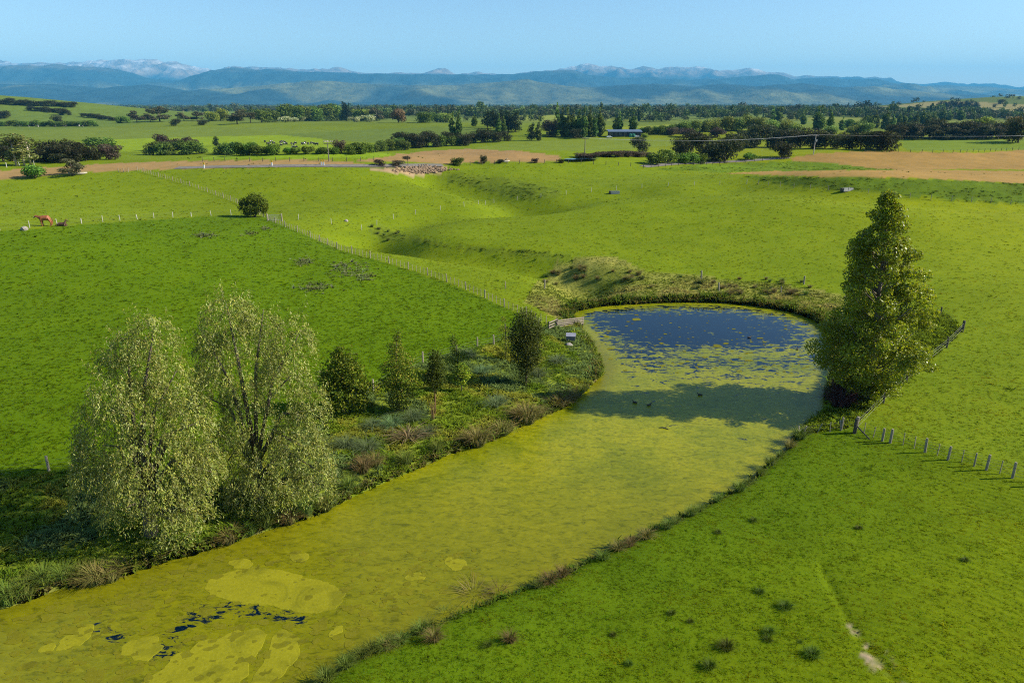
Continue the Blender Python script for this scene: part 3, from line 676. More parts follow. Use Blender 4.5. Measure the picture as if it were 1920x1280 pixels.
willow(285, 1003, [(285,640,45,50,0),(240,672,40,46,.6),(222,740,48,70,-.5),(320,715,52,75,.5),(275,770,70,85,0),(200,835,52,80,.4),(350,800,45,85,-.2),(290,880,80,85,-.8),
                  (180,905,42,65,-.6),(355,905,42,75,.5),(240,950,62,65,-1.2),(320,975,55,60,-1.4),(382,880,40,80,.3),(375,790,34,60,.8),(360,960,40,55,-.6)], 'olive weeping willow nearest the left edge of the picture, left of its taller twin', 2500, 17)
willow(490, 935, [(430,598,48,46,0),(490,612,50,44,.4),(550,645,40,46,-.2),(395,650,38,46,.8),(450,690,75,70,0),(535,715,60,70,-.5),(400,750,45,60,.8),(580,770,36,60,0),
                  (470,790,75,75,-.6),(555,830,55,75,-.8),(430,860,48,62,-.4),(505,890,60,55,-1.2),(585,875,36,50,-.8),(470,925,60,42,-1.3),(545,912,58,46,-1.5),(590,905,34,36,-1.0),(420,915,45,45,-.6)], 'taller olive weeping willow with broad top, right of the other willow', 2800, 18)

# the tall poplar on the right bank
rng = np.random.default_rng(21)
def poplar(px, py, label):
    base = at(px, py); Y = base[1]; zc = topix(base[0], Y, base[2])[2]
    prof = np.array([(376,12,14),(400,28,32),(430,40,46),(460,56,50),(490,66,72),(520,66,82),(560,78,94),(600,100,90),(640,114,102),(665,106,110),(690,82,96),(712,54,58),(728,34,30)], float)
    H = []
    for y, l, r in prof:
        x0 = 1668 + (1627 - 1668) * (y - 370) / 375; xl, z = onplane(x0 - l, y, Y); xr, _ = onplane(x0 + r, y, Y); xc, _ = onplane(x0, y, Y); H.append((float(z - base[2]), float(xc - base[0]), float(xc - xl), float(xr - xc)))
    H = np.array(H)[::-1]; top = H[-1, 0] + .5
    root = link('poplar_tree', None, loc=base, label=label, cat='poplar')
    f = lambda z, k: np.interp(z, H[:, 0], H[:, k])
    mb = MB(); zz = np.linspace(-.3, top, 12); mb.tube([(f(max(z, 0), 1) * min(1, max(z, 0) / 3), 0, z) for z in zz], [.34 * (1 - .93 * max(z, 0) / top) * (1.25 if z < .5 else 1) for z in zz], 9)
    ncl = 290; cz = H[0, 0] + (top - H[0, 0]) * (rng.random(ncl) ** 1.18); ca = rng.uniform(0, 2 * math.pi, ncl)
    Rl = np.where(np.cos(ca) < 0, f(cz, 2), f(cz, 3)); ln = .88 + .26 * np.sin(3 * ca + cz * 1.7) * np.sin(cz * 2.1 + 1)
    fr = (.32 + .64 * rng.random(ncl) ** .6) * np.clip(ln, .5, 1.2)
    C0 = np.stack([f(cz, 1) + np.cos(ca) * Rl * fr, np.sin(ca) * Rl * fr * 1.0, cz], 1)
    for q in range(0, ncl, 2):
        e = C0[q]; rh = math.hypot(e[0] - f(e[2], 1), e[1]); z0 = max(2.2, e[2] - rh * 1.0); s = np.array([f(z0, 1), 0, z0]); mid = s * .5 + e * .5 + np.array([0, 0, -.12 * rh])
        mb.tube([s, mid, e], [.075, .045, .015], 5)
    link('trunk', mb.mesh('poplar_trunk', True), simple('poplar_bark', (.20, .165, .125), .85, .35, 5, .2, bmp=.3), root)
    cr = rng.uniform(.55, 1.15, ncl) * np.clip(.5 + .1 * Rl, .5, 1.05); per = (160 * (cr / .7) ** 2 * .95).astype(int) + 20; ii = np.repeat(np.arange(ncl), per); n = len(ii)
    d = rdir(n); P = C0[ii] + d * (cr[ii] * (.25 + .75 * rng.random(n) ** .5))[:, None] * np.array([1.1, 1.1, .8])
    nor = unit(rdir(n) + .5 * d + np.array([.35, -.1, .4])); ax = unit(np.cross(nor, rdir(n)) + np.array([0, 0, -.4]))
    c = pick([(.225, .265, .016), (.18, .23, .014), (.285, .31, .02), (.35, .345, .07)], n, .18, [.4, .3, .22, .08]) * (1 + .13 * rng.normal(size=(ncl, 1)))[ii]
    V, F, C = leaf_geo(P, ax, nor, rng.uniform(.16, .27, n), rng.uniform(.13, .21, n), np.clip(c, .01, 1))
    link('crown', mesh_np('poplar_crown', V, F, False, {'col': ('FLOAT_COLOR', C)}), m_gloss, root)
poplar(1627, 746, 'tall tapering poplar standing alone on the right bank of the pond')

GREEN = [(.12, .19, .014), (.09, .155, .012), (.17, .225, .018), (.21, .24, .02)]
DARK = [(.035, .055, .014), (.028, .042, .012), (.05, .07, .018)]
YEL = [(.25, .27, .02), (.20, .24, .016), (.30, .30, .03), (.13, .18, .014)]
def small_tree(name, px, py, spec, n, L, cols, label, cat, r0=.09, shell=.35, hfork=.35, gap=-.32, gs=4.0, m=None, bark=None, group=None, ob=.5):
    base = at(px, py); lb = local_lobes(base, spec); root = link(name, None, loc=base, label=label, cat=cat, group=group)
    limbs(name, root, lb, r0, bark or m_bark, hfork)
    link('crown', crown_mesh(name + '_crown', lb, n, L, L * .62, cols, shell, ob, gap, gs, rag=.2), m or m_leaf, root)
small_tree('broadleaf_tree', 645, 775, [(645,690,28,32,0),(668,715,22,28,-.4),(622,715,25,34,.4),(640,740,30,26,-.5),(672,745,18,20,-.3),(635,668,14,18,.2),(690,725,10,14,0)], 9000, .24, GREEN,
           'bushy green young tree close beside the right-hand willow', 'tree', .12, .3)
small_tree('young_conifer', 748, 772, [(745,632,8,14,0),(742,655,17,14,.2),(752,676,25,13,-.2),(735,690,24,12,.4),(762,704,28,13,-.4),(738,718,28,13,.2),(756,735,26,14,-.4),(745,752,20,14,0)], 8500, .17, [(.12, .175, .014), (.09, .14, .012), (.19, .22, .018), (.26, .23, .03)],
           'layered young conifer with yellow-green tips, left of the bare-stemmed sapling', 'conifer', .1, .25, .8, -.35, 5.5)
small_tree('sapling', 816, 776, [(816,672,13,16,0),(818,692,18,18,.2),(810,710,15,14,-.2),(826,712,12,14,.2),(815,728,8,8,0)], 5200, .15, [(.08, .12, .014), (.10, .145, .016), (.06, .09, .012)],
           'small dark sapling with a bare reddish stem below its crown', 'sapling', .055, .2, .75, -.5, 6, bark=simple('red_bark', (.20, .10, .06), .9, .3))
small_tree('yellow_sapling', 865, 735, [(865,692,12,13,0),(874,702,9,10,.1),(856,705,10,11,0),(866,715,9,8,0)], 2300, .15, YEL,
           'small yellow-green sapling right of the bare-stemmed sapling', 'sapling', .05, .2, .6, -.4, 6)
small_tree('ragged_sapling', 858, 712, [(850,640,7,16,0),(856,660,14,12,.2),(868,668,18,8,-.2),(845,675,18,8,.1),(860,685,20,8,0)], 2600, .16, [(.12, .16, .018), (.09, .125, .016), (.20, .21, .025)],
           'thin ragged sapling standing behind the yellow-green one', 'sapling', .06, .15, .9, -.2, 5)
small_tree('slender_sapling', 948, 675, [(944,600,6,14,0),(942,618,12,8,.1),(952,628,12,9,0),(945,642,13,10,.1),(955,655,12,9,0),(945,665,10,8,0)], 2600, .15, [(.16, .195, .018), (.12, .16, .016), (.21, .23, .02)],
           'slender open sapling just left of the dark upright evergreen', 'sapling', .05, .1, .9, -.15, 5)
small_tree('upright_evergreen', 986, 722, [(985,600,20,20,0),(1000,620,18,22,.2),(972,628,20,26,.2),(992,645,26,26,-.3),(978,665,20,24,.1),(998,672,16,18,0),(985,695,13,20,0)], 11500, .17, [(.075, .11, .018), (.055, .082, .014), (.11, .14, .022)],
           'dark dense upright evergreen above the left shore near the wooden rails', 'evergreen', .1, .45, .5, -.75, 4)
small_tree('hawthorn', 478, 407, [(478,372,15,9,0),(462,380,13,8,.4),(490,382,12,9,-.3),(475,388,20,8,0),(495,392,8,7,0),(455,388,8,6,0),(470,398,14,5,0)], 5200, .34, [(.095, .155, .012), (.07, .12, .010), (.14, .19, .016)],
           'round-topped green tree at the corner of the long batten fence', 'tree', .22, .5, .3, -.6, 2.5)
# dark purple flax at the foot of the poplar
def blades(n, h, spread, w, cols, tip=None, lean=.55, seg=2):
    """tuft of bent blades, one strip each; height 1 before scaling"""
    a = rng.uniform(0, 2 * math.pi, n); r = spread * rng.random(n) ** .6; ln = lean * (.35 + rng.random(n)) * (.4 + r / spread)
    hh = h * rng.uniform(.6, 1.05, n); out = np.stack([np.cos(a), np.sin(a), 0 * a], 1); side = np.stack([-np.sin(a + rng.normal(0, .8, n)), np.cos(a), 0 * a], 1)
    b = out * (r * .35)[:, None]; m = b + out * (ln * hh * .35)[:, None] + np.array([0, 0, 1.]) * (hh * .62)[:, None]; t = b + out * (ln * hh)[:, None] + np.array([0, 0, 1.]) * (hh * (1 - .25 * ln))[:, None]
    W = (w * rng.uniform(.7, 1.3, n))[:, None]
    V = np.stack([b - side * W * .5, b + side * W * .5, m + side * W * .42, m - side * W * .42, t, t], 1)[:, :5].reshape(-1, 3)
    k = np.arange(n)[:, None] * 5; F4 = np.hstack([k, k + 1, k + 2, k + 3]); F3 = np.hstack([k + 3, k + 2, k + 4])
    c = pick(cols, n, .18); ct = c if tip is None else pick(tip, n, .2)
    C = np.stack([c * .8, c * .8, c * .6 + ct * .4, c * .6 + ct * .4, ct], 1).reshape(-1, 3)
    return V, [tuple(f) for f in F4] + [tuple(f) for f in F3], C
def tuft_mesh(name, *a, **k):
    V, F, C = blades(*a, **k); return mesh_np(name, V, F, False, {'col': ('FLOAT_COLOR', C)})
m_rush = foliage('rush_blades', rough=.6, spec=.15, trans=.3, up=.45)
fx = tuft_mesh('flax_bush', 240, 1.0, .9, .07, [(.06, .025, .022), (.045, .02, .018), (.09, .05, .035)], [(.10, .045, .035)], lean=1.0)
p = at(1576, 762); link('flax_bush', fx, m_rush, loc=p, scale=(1.9, 1.7, 2.0), label='dark purple spiky flax bush at the foot of the poplar', cat='flax')
p = at(1570, 738); link('rust_shrub', tuft_mesh('rust_shrub', 200, 1.0, .7, .05, [(.10, .055, .02), (.13, .075, .025)], lean=.8), m_rush, loc=p, scale=(1.5, 1.5, 2.3), label='rusty brown shrub behind the purple flax', cat='shrub')
p = at(765, 822); link('dead_tussock', tuft_mesh('dead_tussock', 170, 1.0, .9, .05, [(.20, .15, .065), (.15, .11, .045), (.28, .22, .10)], lean=1.3), m_rush, loc=p, scale=(1.6, 1.4, .9), label='sprawling dead brown tussock in the grass below the young conifer', cat='tussock')
p = at(812, 786); link('dead_sapling', tuft_mesh('dead_sapling', 46, 1.0, .35, .03, [(.24, .12, .05), (.18, .09, .04)], lean=.45), m_rush, loc=p, scale=(.9, .9, 2.0), label='dead orange-brown sapling below the small dark sapling', cat='sapling')

# ---------------------------------------------------------------- rushes and tussocks, one by one
RB = [tuft_mesh('rush_brown_%d' % k, 300, 1.0, .75, .022, [(.11, .14, .018), (.15, .155, .025), (.10, .11, .016)], [(.24, .13, .055), (.30, .18, .08), (.19, .15, .04)], lean=.8) for k in range(3)]
RG = [tuft_mesh('rush_green_%d' % k, 300, 1.0, .75, .022, [(.10, .155, .014), (.13, .185, .018), (.075, .12, .012)], [(.18, .19, .03), (.15, .19, .025)], lean=.7) for k in range(3)]
RBL = [tuft_mesh('sedge_blue_%d' % k, 340, 1.0, .9, .025, [(.11, .165, .055), (.13, .185, .065), (.09, .14, .04)], [(.18, .23, .10), (.15, .20, .08)], lean=1.35) for k in range(3)]
def put_row(kind, meshes, pts, size, lab, cat, group, name, col='brown'):
    pts = sorted(pts, key=lambda q: q[0])
    for k, q in enumerate(pts):
        p = at(q[0], q[1]); s = (q[2] if len(q) > 2 else 1.0) * size * random.uniform(.85, 1.2)
        link(name, random.choice(meshes), m_rush, loc=(p[0], p[1], p[2] - .04), rz=random.uniform(0, 6.3), scale=(s * random.uniform(.9, 1.25), s * random.uniform(.9, 1.25), s),
             label=lab % ordn(k + 1), cat=cat, group=group)
put_row(0, RB, [(1050,762,1.3),(1072,752,1.0),(988,792,1.7),(970,786,1.2),(1010,776,1.0),(942,814,1.2),(896,834,1.6),(880,828,.9),(704,872,1.1),(682,884,1.2),(432,1016,1.1),(544,980,1.0),(206,1090,1.4),(182,1092,1.3)], 1.15,
        'brown-tipped rush tussock at the left shore, %s from the left in its line', 'rush', 'brown rushes on the left shore', 'rush_tussock')
put_row(0, RG, [(18,1128,1.3),(48,1118,1.4),(84,1092,1.2),(118,1086,1.1),(150,1080,1.0),(655,915,1.1),(612,955,1.2),(575,962,1.1),(500,985,1.2),(470,1000,1.0),(1092,735,1.0),(1118,705,.9),(760,868,1.0),(820,845,1.0)], 1.1,
        'green rush tussock at the left shore, %s from the left of the green ones', 'rush', 'green rushes on the left shore', 'rush_tussock')
put_row(0, RBL, [(650,838,1.2),(690,846,1.3),(736,800,1.1),(772,788,1.2),(700,800,.9),(800,815,.8),(930,760,1.0),(1010,705,.9),(1045,680,.9),(905,700,1.0),(880,668,1.0)], 1.0,
        'blue-green sedge mound on the left bank, %s from the left of its kind', 'sedge', 'sedge mounds on the left bank', 'sedge_mound')
put_row(0, RB, [(888,1126,1.5),(932,1122,1.3),(1030,1092,.8),(1056,1080,.9),(1160,1030,.8),(1182,1022,.8),(1212,1008,.8),(862,1142,1.0),(815,1200,.8),(956,1202,.9),(1480,840,1.1),(735,1212,.7)], .85,
        'brown rush tussock on the near shore, %s brown one from the left', 'rush', 'brown rushes on the near shore', 'rush_tussock')
put_row(0, RG, [(612,1275,1.1),(650,1250,.9),(678,1232,.8),(700,1222,.9),(722,1214,1.0),(752,1205,.8),(790,1186,1.0),(806,1176,.9),(836,1160,1.1),(1010,1100,.7),(1130,1048,.7),(1252,990,1.0),(1268,980,.9),(1296,966,1.0),(1312,958,.8),
                (1386,920,1.2),(1402,908,.9),(1424,890,1.0),(1444,872,1.1),(1462,856,.9),(1500,822,1.2),(1512,812,1.0),(1345,940,.8)], .8,
        'green rush tussock on the near shore, %s green one from the left', 'rush', 'green rushes on the near shore', 'rush_tussock')
hd = []
g3 = np.random.default_rng(11)
for k in range(64):
    q = g3.random(); x = 1010 + q * 540; y = np.interp(x, [1010, 1060, 1120, 1200, 1320, 1450, 1560], [528, 508, 520, 528, 537, 542, 556]) + g3.normal(0, 9); hd.append((x, y, g3.uniform(.6, 1.2)))
put_row(0, RB + RG[:1], hd, .8, 'rush tussock in the damp ground above the head of the pond, %s from the left', 'rush', 'rushes above the pond head', 'rush_tussock')
GC_ = [tuft_mesh('grass_clump_%d' % k, 420, 1.0, 1.3, .03, [(.055, .090, .003), (.07, .105, .004)], [(.09, .125, .006)], lean=.9) for k in range(2)]
put_row(0, GC_, [(1413,976,1.0),(1347,998,.7),(1610,990,.8),(1472,1138,1.1),(1442,1186,1.2),(1440,1200,.9),(1362,1214,1.3),(1330,1250,1.2),(1524,1228,1.4),(1500,1203,.5),(1260,1150,.8),(1295,1165,.8),(1150,1190,.8),(1180,1245,.9),(915,1210,.9),(1425,1110,.9),(1810,1050,.9)], .32,
        'dark lush grass clump in the near meadow, %s from the left', 'grass clump', 'lush clumps in the near meadow', 'grass_clump')
put_row(0, RG, [(x + g3.normal(0, 4), y + g3.normal(0, 2)) for x, y in [(700,428),(712,436),(720,444),(728,438),(736,442),(745,436),(716,430),(724,450)]], .9,
        'dark rush tussock in the gully bend beyond the long fence, %s from the left', 'rush', 'rushes in the gully bend', 'rush_tussock')

# ---------------------------------------------------------------- grass, too much of it to count
m_grass = foliage('grass_blades', 'tint', 'INSTANCER', rough=.9, spec=.03, trans=.35, rand=False, up=.88)
def grass_src(n, spread, w, lean):
    V, F, C = blades(n, 1.0, spread, w, [(1, 1, 1)], lean=lean); return source(mesh_np('grass_tuft', V, F, False), m_grass)
def polar_points(n, r0, r1, half=41):
    r = np.sqrt(rng.uniform(r0 * r0, r1 * r1, n)); a = np.radians(rng.uniform(-half, half, n)); return r * np.sin(a), r * np.cos(a)
def grow(name, x, y, h, tint, label, variants, flatten=1.0, hs=.25):
    n = len(x); z = zgrid(x, y); s = h * np.exp(rng.normal(0, hs, n)); rot = np.stack([rng.normal(0, .12, n), rng.normal(0, .12, n), rng.uniform(0, 6.28, n)], 1)
    k = rng.uniform(.85, 1.3, n) * flatten
    scatter(name, np.stack([x, y, z - .02], 1), rot, np.stack([s * k, s * k, s], 1), np.clip(tint, .002, 1), rng.integers(0, variants, n), [grass_src(11, .9, .15, .9) for _ in range(variants)], label=label, cat='grass')
xs, ys = [], []
rq = np.linspace(20, 240, 400); pdf = np.cumsum(rq / (1 + (rq / 50) ** 4.0)); rr = np.interp(rng.random(200000) * pdf[-1], pdf, rq)
aq = np.radians(rng.uniform(-49, 49, len(rr))); x = rr * np.sin(aq); y = rr * np.cos(aq); sd = pond_sd(x, y); rr = np.hypot(x, y)
k = (sd > .25) & ~inpoly(x, y, BANK) & ~inpoly(x, y, HEAD) & ~inpoly(x, y, RBANK); x, y, sd, rr = x[k], y[k], sd[k], rr[k]
t = ground_colour(x, y, sd); pad = inpoly(x, y, PADDOCK)
bare = t[:, 0] > t[:, 1] * 1.02; x, y, sd, rr, t, pad = [q[~bare] for q in (x, y, sd, rr, t, pad)]
cl = fbm(x / .9, y / .9, 301, 2); hgt = .05 * (1 + np.maximum(rr - 45, 0) / 75) * (.75 + .6 * cl) * (1 + .25 * pad)
drill = inpoly(x, y, NEARM) * sstep(7, 14, sd) * sstep(2, 14, x) * sstep(.35, .55, fbm(x / 6, y / 6, 611, 2))
fur = .5 + .5 * np.cos(2 * math.pi * np.hypot(x - 12, y - 17) / .52 + 2.5 * fbm(x / 3, y / 3, 601, 2)); t = t * (1 - drill * .42 * (1 - fur))[:, None]; hgt = hgt * (1 - .3 * drill * (1 - fur))
grow('pasture_grass', x, y, hgt, t * (1.12 * np.exp(rng.normal(0, .22, len(x)) * np.clip(60 / rr, .3, 1)))[:, None] * (.82 + .36 * cl)[:, None] * np.exp(rng.normal(0, .10, (len(x), 3))) * (1 + np.array([.35, .08, 0.]) * (sstep(.52, .72, fbm(x / 2.3, y / 2.3, 621, 3)) * (1 - .7 * pad))[:, None]), 'short pasture grass of the paddocks and meadows round the pond', 4, 1.9)
# long bank grass
def in_area(P, dens, cap):
    lo = P.min(0); hi = P.max(0); n = int(min(cap * 3, (hi - lo).prod() * dens)); x = rng.uniform(lo[0], hi[0], n); y = rng.uniform(lo[1], hi[1], n); k = inpoly(x, y, P); return x[k], y[k]
x, y = in_area(BANK, 16, 60000); k = (pond_sd(x, y) > .15) & (abs(np.arctan2(x, y)) < .78); x, y = x[k], y[k]; n = len(x)
pa = fbm(x / 4.2, y / 4.2, 401, 3); pb = fbm(x / 2.4, y / 2.4, 411, 3)
t = np.where((pa > .60)[:, None], [.16, .225, .060], np.where((pb > .58)[:, None], [.30, .31, .035], np.where((pb < .40)[:, None], [.125, .20, .014], [.19, .265, .016]))) * np.exp(rng.normal(0, .2, (n, 1)))
grow('bank_grass', x, y, .14 + .36 * fbm(x / 2, y / 2, 421, 3), t, 'long rough grass on the left bank of the pond', 4, 1.0)
x, y = in_area(HEAD, 12, 40000); k = pond_sd(x, y) > .2; x, y = x[k], y[k]; n = len(x); sd = pond_sd(x, y); pb = fbm(x / 3, y / 3, 431, 3)
ta = (sstep(10, 3, sd) * sstep(.38, .6, pb))[:, None]; t = (np.array([.14, .19, .016]) * (1 - ta) + np.array([.36, .32, .10]) * ta) * np.exp(rng.normal(0, .2, (n, 1)))
grow('marsh_grass', x, y, .12 + .26 * pb * sstep(14, 4, sd), t, 'tawny and green marsh grass round the head of the pond', 4)
x, y = in_area(RBANK, 14, 30000); k = pond_sd(x, y) > .15; x, y = x[k], y[k]; n = len(x)
grow('poplar_bank_grass', x, y, .22 + .3 * fbm(x / 2, y / 2, 441, 3), np.array([.15, .205, .012]) * np.exp(rng.normal(0, .25, (n, 1))), 'long green grass in the fenced strip under the poplar', 4)
# fringe of reeds along the shore
Q = densify(flat(*np.array(SHORE_L[-3:] + SHORE_T + SHORE_R[:4], float).T), .10); Q = np.repeat(Q, 5, 0); Q = Q + rng.normal(0, .45, Q.shape); k = (pond_sd(Q[:, 0], Q[:, 1]) > -.1); Q = Q[k]; n = len(Q)
tq = pick([(.10, .155, .016), (.13, .175, .02), (.20, .17, .045), (.08, .125, .014)], n, .2)
grow('reed_fringe', Q[:, 0], Q[:, 1], .55 + .55 * fbm(Q[:, 0] / 3, Q[:, 1] / 3, 451, 3), tq, 'fringe of reeds round the far shore of the pond', 3, .6)
Q = densify(flat(*np.array(SHORE_L[:-2], float).T), .12); Q = np.repeat(Q, 3, 0); Q = Q + rng.normal(0, .4, Q.shape); Q = Q[pond_sd(Q[:, 0], Q[:, 1]) > -.02]; n = len(Q)
grow('shore_grass', Q[:, 0], Q[:, 1], .28 + .5 * fbm(Q[:, 0] / 2.5, Q[:, 1] / 2.5, 461, 3), pick([(.13, .19, .016), (.16, .205, .02), (.19, .17, .05)], n, .2), 'grass overhanging the left shore of the pond', 3, .8)
Q = densify(flat(*np.array(SHORE_R[4:], float).T), .12); Q = np.repeat(Q, 2, 0); Q = Q + rng.normal(0, .3, Q.shape); Q = Q[pond_sd(Q[:, 0], Q[:, 1]) > .0]; n = len(Q)
grow('near_shore_grass', Q[:, 0], Q[:, 1], .16 + .25 * fbm(Q[:, 0] / 2, Q[:, 1] / 2, 471, 3), pick([(.09, .155, .012), (.11, .17, .014), (.15, .17, .03)], n, .2), 'grass along the top of the near shore', 3, .9)
# hummocks on the rough slopes and dark clumps in the far meadows
xs, ys = [], []
for kf, dn in ((4, 0.4), (5, 1.2), (6, 1.2), (7, 1.2)):
    x, y = in_area(FW[kf][0], dn, 6000); xs.append(x); ys.append(y)
x = np.concatenate(xs); y = np.concatenate(ys); k = (((zgrid(x, y) * 1.15 + fbm(x / 7, y / 7, 33, 3) * 3.2) % 1.0) < .42) & (fbm(x / 14, y / 9, 481, 3) > .40); x, y = x[k], y[k]; n = len(x)
grow('rough_slope_tussocks', x, y, np.full(n, .21), pick([(.05, .09, .008), (.07, .11, .01), (.10, .14, .014)], n, .2), 'dark hummocky tussocks on the rough gully slopes', 3, 2.8)
x, y = polar_points(1100, 75, 260); k = (pond_sd(x, y) > 12) & ~inpoly(x, y, PADDOCK) & (fbm(x / 25, y / 25, 491, 2) > .48); x, y = x[k], y[k]; n = len(x)
grow('meadow_clumps', x, y, np.full(n, .15) * (1 + np.hypot(x, y) / 260), pick([(.075, .12, .006), (.09, .135, .006)], n, .2), 'dark grass clumps dotted over the grazed meadows', 3, 1.5)
wx_, wy_ = [], []
for cx, cyy, rx, ry, nn in ((660,508,34,15,90),(640,500,20,8,30),(590,540,32,9,60),(570,492,18,6,50),(385,442,26,5,60),(470,438,14,4,30),(500,428,14,4,30),(690,520,14,6,40)):
    h_ = hits(np.c_[rng.normal(cx, rx * .55, nn), rng.normal(cyy, ry * .55, nn)]); wx_.append(h_[:, 0]); wy_.append(h_[:, 1])
x = np.concatenate(wx_); y = np.concatenate(wy_); n = len(x)
grow('thistle_patches', x, y, np.full(n, .33), pick([(.23, .25, .12), (.19, .22, .08), (.15, .20, .05)], n, .2), 'grey-green thistle patches in the dark green paddock', 3, 1.2)

# ---------------------------------------------------------------- fences
m_post = simple('weathered_post', (.26, .225, .16), .85, .35, 5, .2, bmp=.3); m_white = simple('pale_post', (.42, .40, .34), .8, .2, 5, .2)
m_dpost = simple('dark_post', (.075, .065, .05), .9, .4, 5, .2, bmp=.3); m_wire = simple('wire', (.14, .14, .13), .5, .1, 5, .5, metal=.6)
m_rail = simple('grey_rail', (.24, .20, .155), .85, .3, 7, .2, bmp=.2); m_steel = simple('galvanised_steel', (.38, .40, .41), .45, .15, 6, .5, metal=.5)
def round_post(h, r, name, slope=.02):
    mb = MB().tube([(0, 0, -.3), (0, 0, h * .6), (0, 0, h - slope), (0, 0, h)], [r, r * .98, r * .95, r * .75], 8); return mb.mesh(name)
PM = {'post': round_post(1.25, .095, 'fence_post'), 'strainer': round_post(1.45, .15, 'strainer_post'), 'thin': round_post(1.15, .06, 'thin_post'), 'old': round_post(1.25, .12, 'old_post', .12),
      'batten': MB().box((0, 0, .52), (.055, .05, 1.05)).mesh('batten'), 'stub': round_post(.95, .085, 'short_post')}
def resample(W, step):
    W = np.asarray(W, float); d = np.r_[0, np.cumsum(np.hypot(*np.diff(W[:, :2], axis=0).T))]; n = max(2, int(round(d[-1] / step)) + 1)
    t = np.linspace(0, d[-1], n); x = np.interp(t, d, W[:, 0]); y = np.interp(t, d, W[:, 1]); return np.stack([x, y, zgrid(x, y)], 1)
def fence(name, label, W, step, pattern, m, wires=(.25, .5, .75, 1.0), wr=.006, group=None, jit=.03, scale=1.0, exact=False):
    """posts and battens, each a part; pattern is a string: P post, b batten, S strainer, t thin, o old, s short"""
    Q = np.array(W) if exact else resample(W, step); key = {'P': 'post', 'b': 'batten', 'S': 'strainer', 't': 'thin', 'o': 'old', 's': 'stub'}
    b = Q[0]; root = link(name, None, loc=b, label=label, cat='fence', group=group)
    for k, q in enumerate(Q):
        c = pattern[k % len(pattern)] if not exact else pattern[min(k, len(pattern) - 1)]; me = PM[key[c]]
        me = PM.setdefault((key[c], m.name), me.copy()) if (key[c], m.name) not in PM else PM[(key[c], m.name)]
        t = Q[min(k + 1, len(Q) - 1)] - Q[max(k - 1, 0)]
        o = link('batten' if c == 'b' else 'post', me, m, root, loc=q - b, rz=math.atan2(t[1], t[0]), scale=(scale, scale, scale * random.uniform(.93, 1.07)))
        o.rotation_euler[0] = random.gauss(0, jit); o.rotation_euler[1] = random.gauss(0, jit)
    for h in wires:
        mb = MB(); mb.tube([(p[0] - b[0], p[1] - b[1], p[2] - b[2] + h * scale) for p in Q], wr, 3, False); link('wire', mb.mesh('fence_wire'), m_wire, root)
    return root
F1 = hits(densify([(258,320),(300,332),(350,347),(400,364),(440,379),(495,407)], 12)); fence('batten_fence', 'far half of the long grey batten fence, beyond the round-topped tree', F1, 1.55, 'Pbb', m_post, group='long batten fence')
F1b = hits(densify([(503,413),(560,436),(640,470),(720,491),(790,512),(850,533),(895,552),(940,573),(985,592),(1024,607)], 12)); fence('batten_fence', 'near half of the long grey batten fence, running down to the pond', F1b, .92, 'Pbbbb', m_post, group='long batten fence')
fence('white_post_fence', 'wire fence with pale posts passing the horses', hits(densify([(-60,437),(0,432),(40,429),(100,424),(180,417),(260,411),(340,407),(420,403),(470,404)], 12)), 4.2, 'tst', m_white)
fence('gully_fence', 'thin wire fence with pale posts following the gully from the gate', hits(densify([(560,412),(590,416),(640,422),(662,430),(680,432),(715,418),(740,410),(780,402),(810,397),(850,390),(890,385),(960,377),(1010,371),(1070,364),(1120,359),(1180,355),(1260,349),(1340,347),(1400,345)], 12)), 7.0, 't', m_white, wires=(.5, 1.0), wr=.005)
# near right fence: its posts are set out as they stand
pn = [(1577,806,'P'),(1602,811,'S'),(1620,812,'b'),(1637,820,'b'),(1654,827,'P'),(1669,830,'o'),(1693,834,'b'),(1714,840,'b'),(1734,848,'P'),(1757,854,'b'),(1777,862,'P'),(1803,866,'b'),(1826,874,'t'),(1849,881,'P'),(1874,888,'b'),(1898,896,'P'),(1925,903,'b'),(1950,911,'P'),(1980,920,'b'),(2010,930,'P')]
fr = fence('meadow_fence', 'near wire fence with weathered posts crossing the right-hand meadow', hits([(q[0], q[1]) for q in pn]), 1, ''.join(q[2] for q in pn), m_post, exact=True, wr=.007)
a = at(1602, 811) - fr.matrix_basis.translation; b_ = at(1630, 824) - fr.matrix_basis.translation
link('brace', MB().tube([(a[0], a[1], a[2] + .75), (b_[0], b_[1], b_[2] + .05)], .055, 6).mesh('fence_brace'), m_dpost, fr)
fence('poplar_fence', 'fence of dark posts closing the strip behind the poplar', hits([(1602,812),(1656,756),(1700,716),(1740,680),(1775,652),(1804,622),(1762,592),(1700,575)]), 1, 'SPPPPSPP', m_dpost, exact=True, wires=(.4, .8, 1.1))
fence('shore_stake_line', 'short broken fence of thin stakes by the right shore', hits([(1497,822),(1504,818),(1532,812),(1556,810),(1577,806)]), 1, 'ttbbs', m_post, exact=True, wires=(.4, .8), jit=.12)
fence('pond_head_fence', 'sparse weathered posts above the head of the pond', hits([(948,541),(1021,541),(1315,523),(1507,533)]), 1, 'tPoo', m_post, exact=True, wires=(.8,), scale=1.05)
fence('marsh_posts', 'two short posts in the marsh grass above the pond', hits([(1348,545),(1464,549)]), 1, 'os', m_post, exact=True, wires=(.7,))
fence('bank_fence', 'fence of grey posts along the top of the left bank', hits([(-60,905),(92,882),(400,852),(560,800),(700,734),(793,680),(895,652),(926,646),(960,632),(1010,612)]), 1, 'PPPPPPPPtt', m_post, exact=True, wires=(.3, .6, .9))
fence('road_fence', 'long post fence along the far side of the gravel road', hits(densify([(380,303),(480,303),(560,303),(640,303),(700,301)], 12)), 4.2, 'P', m_dpost, wires=(.6, 1.1))
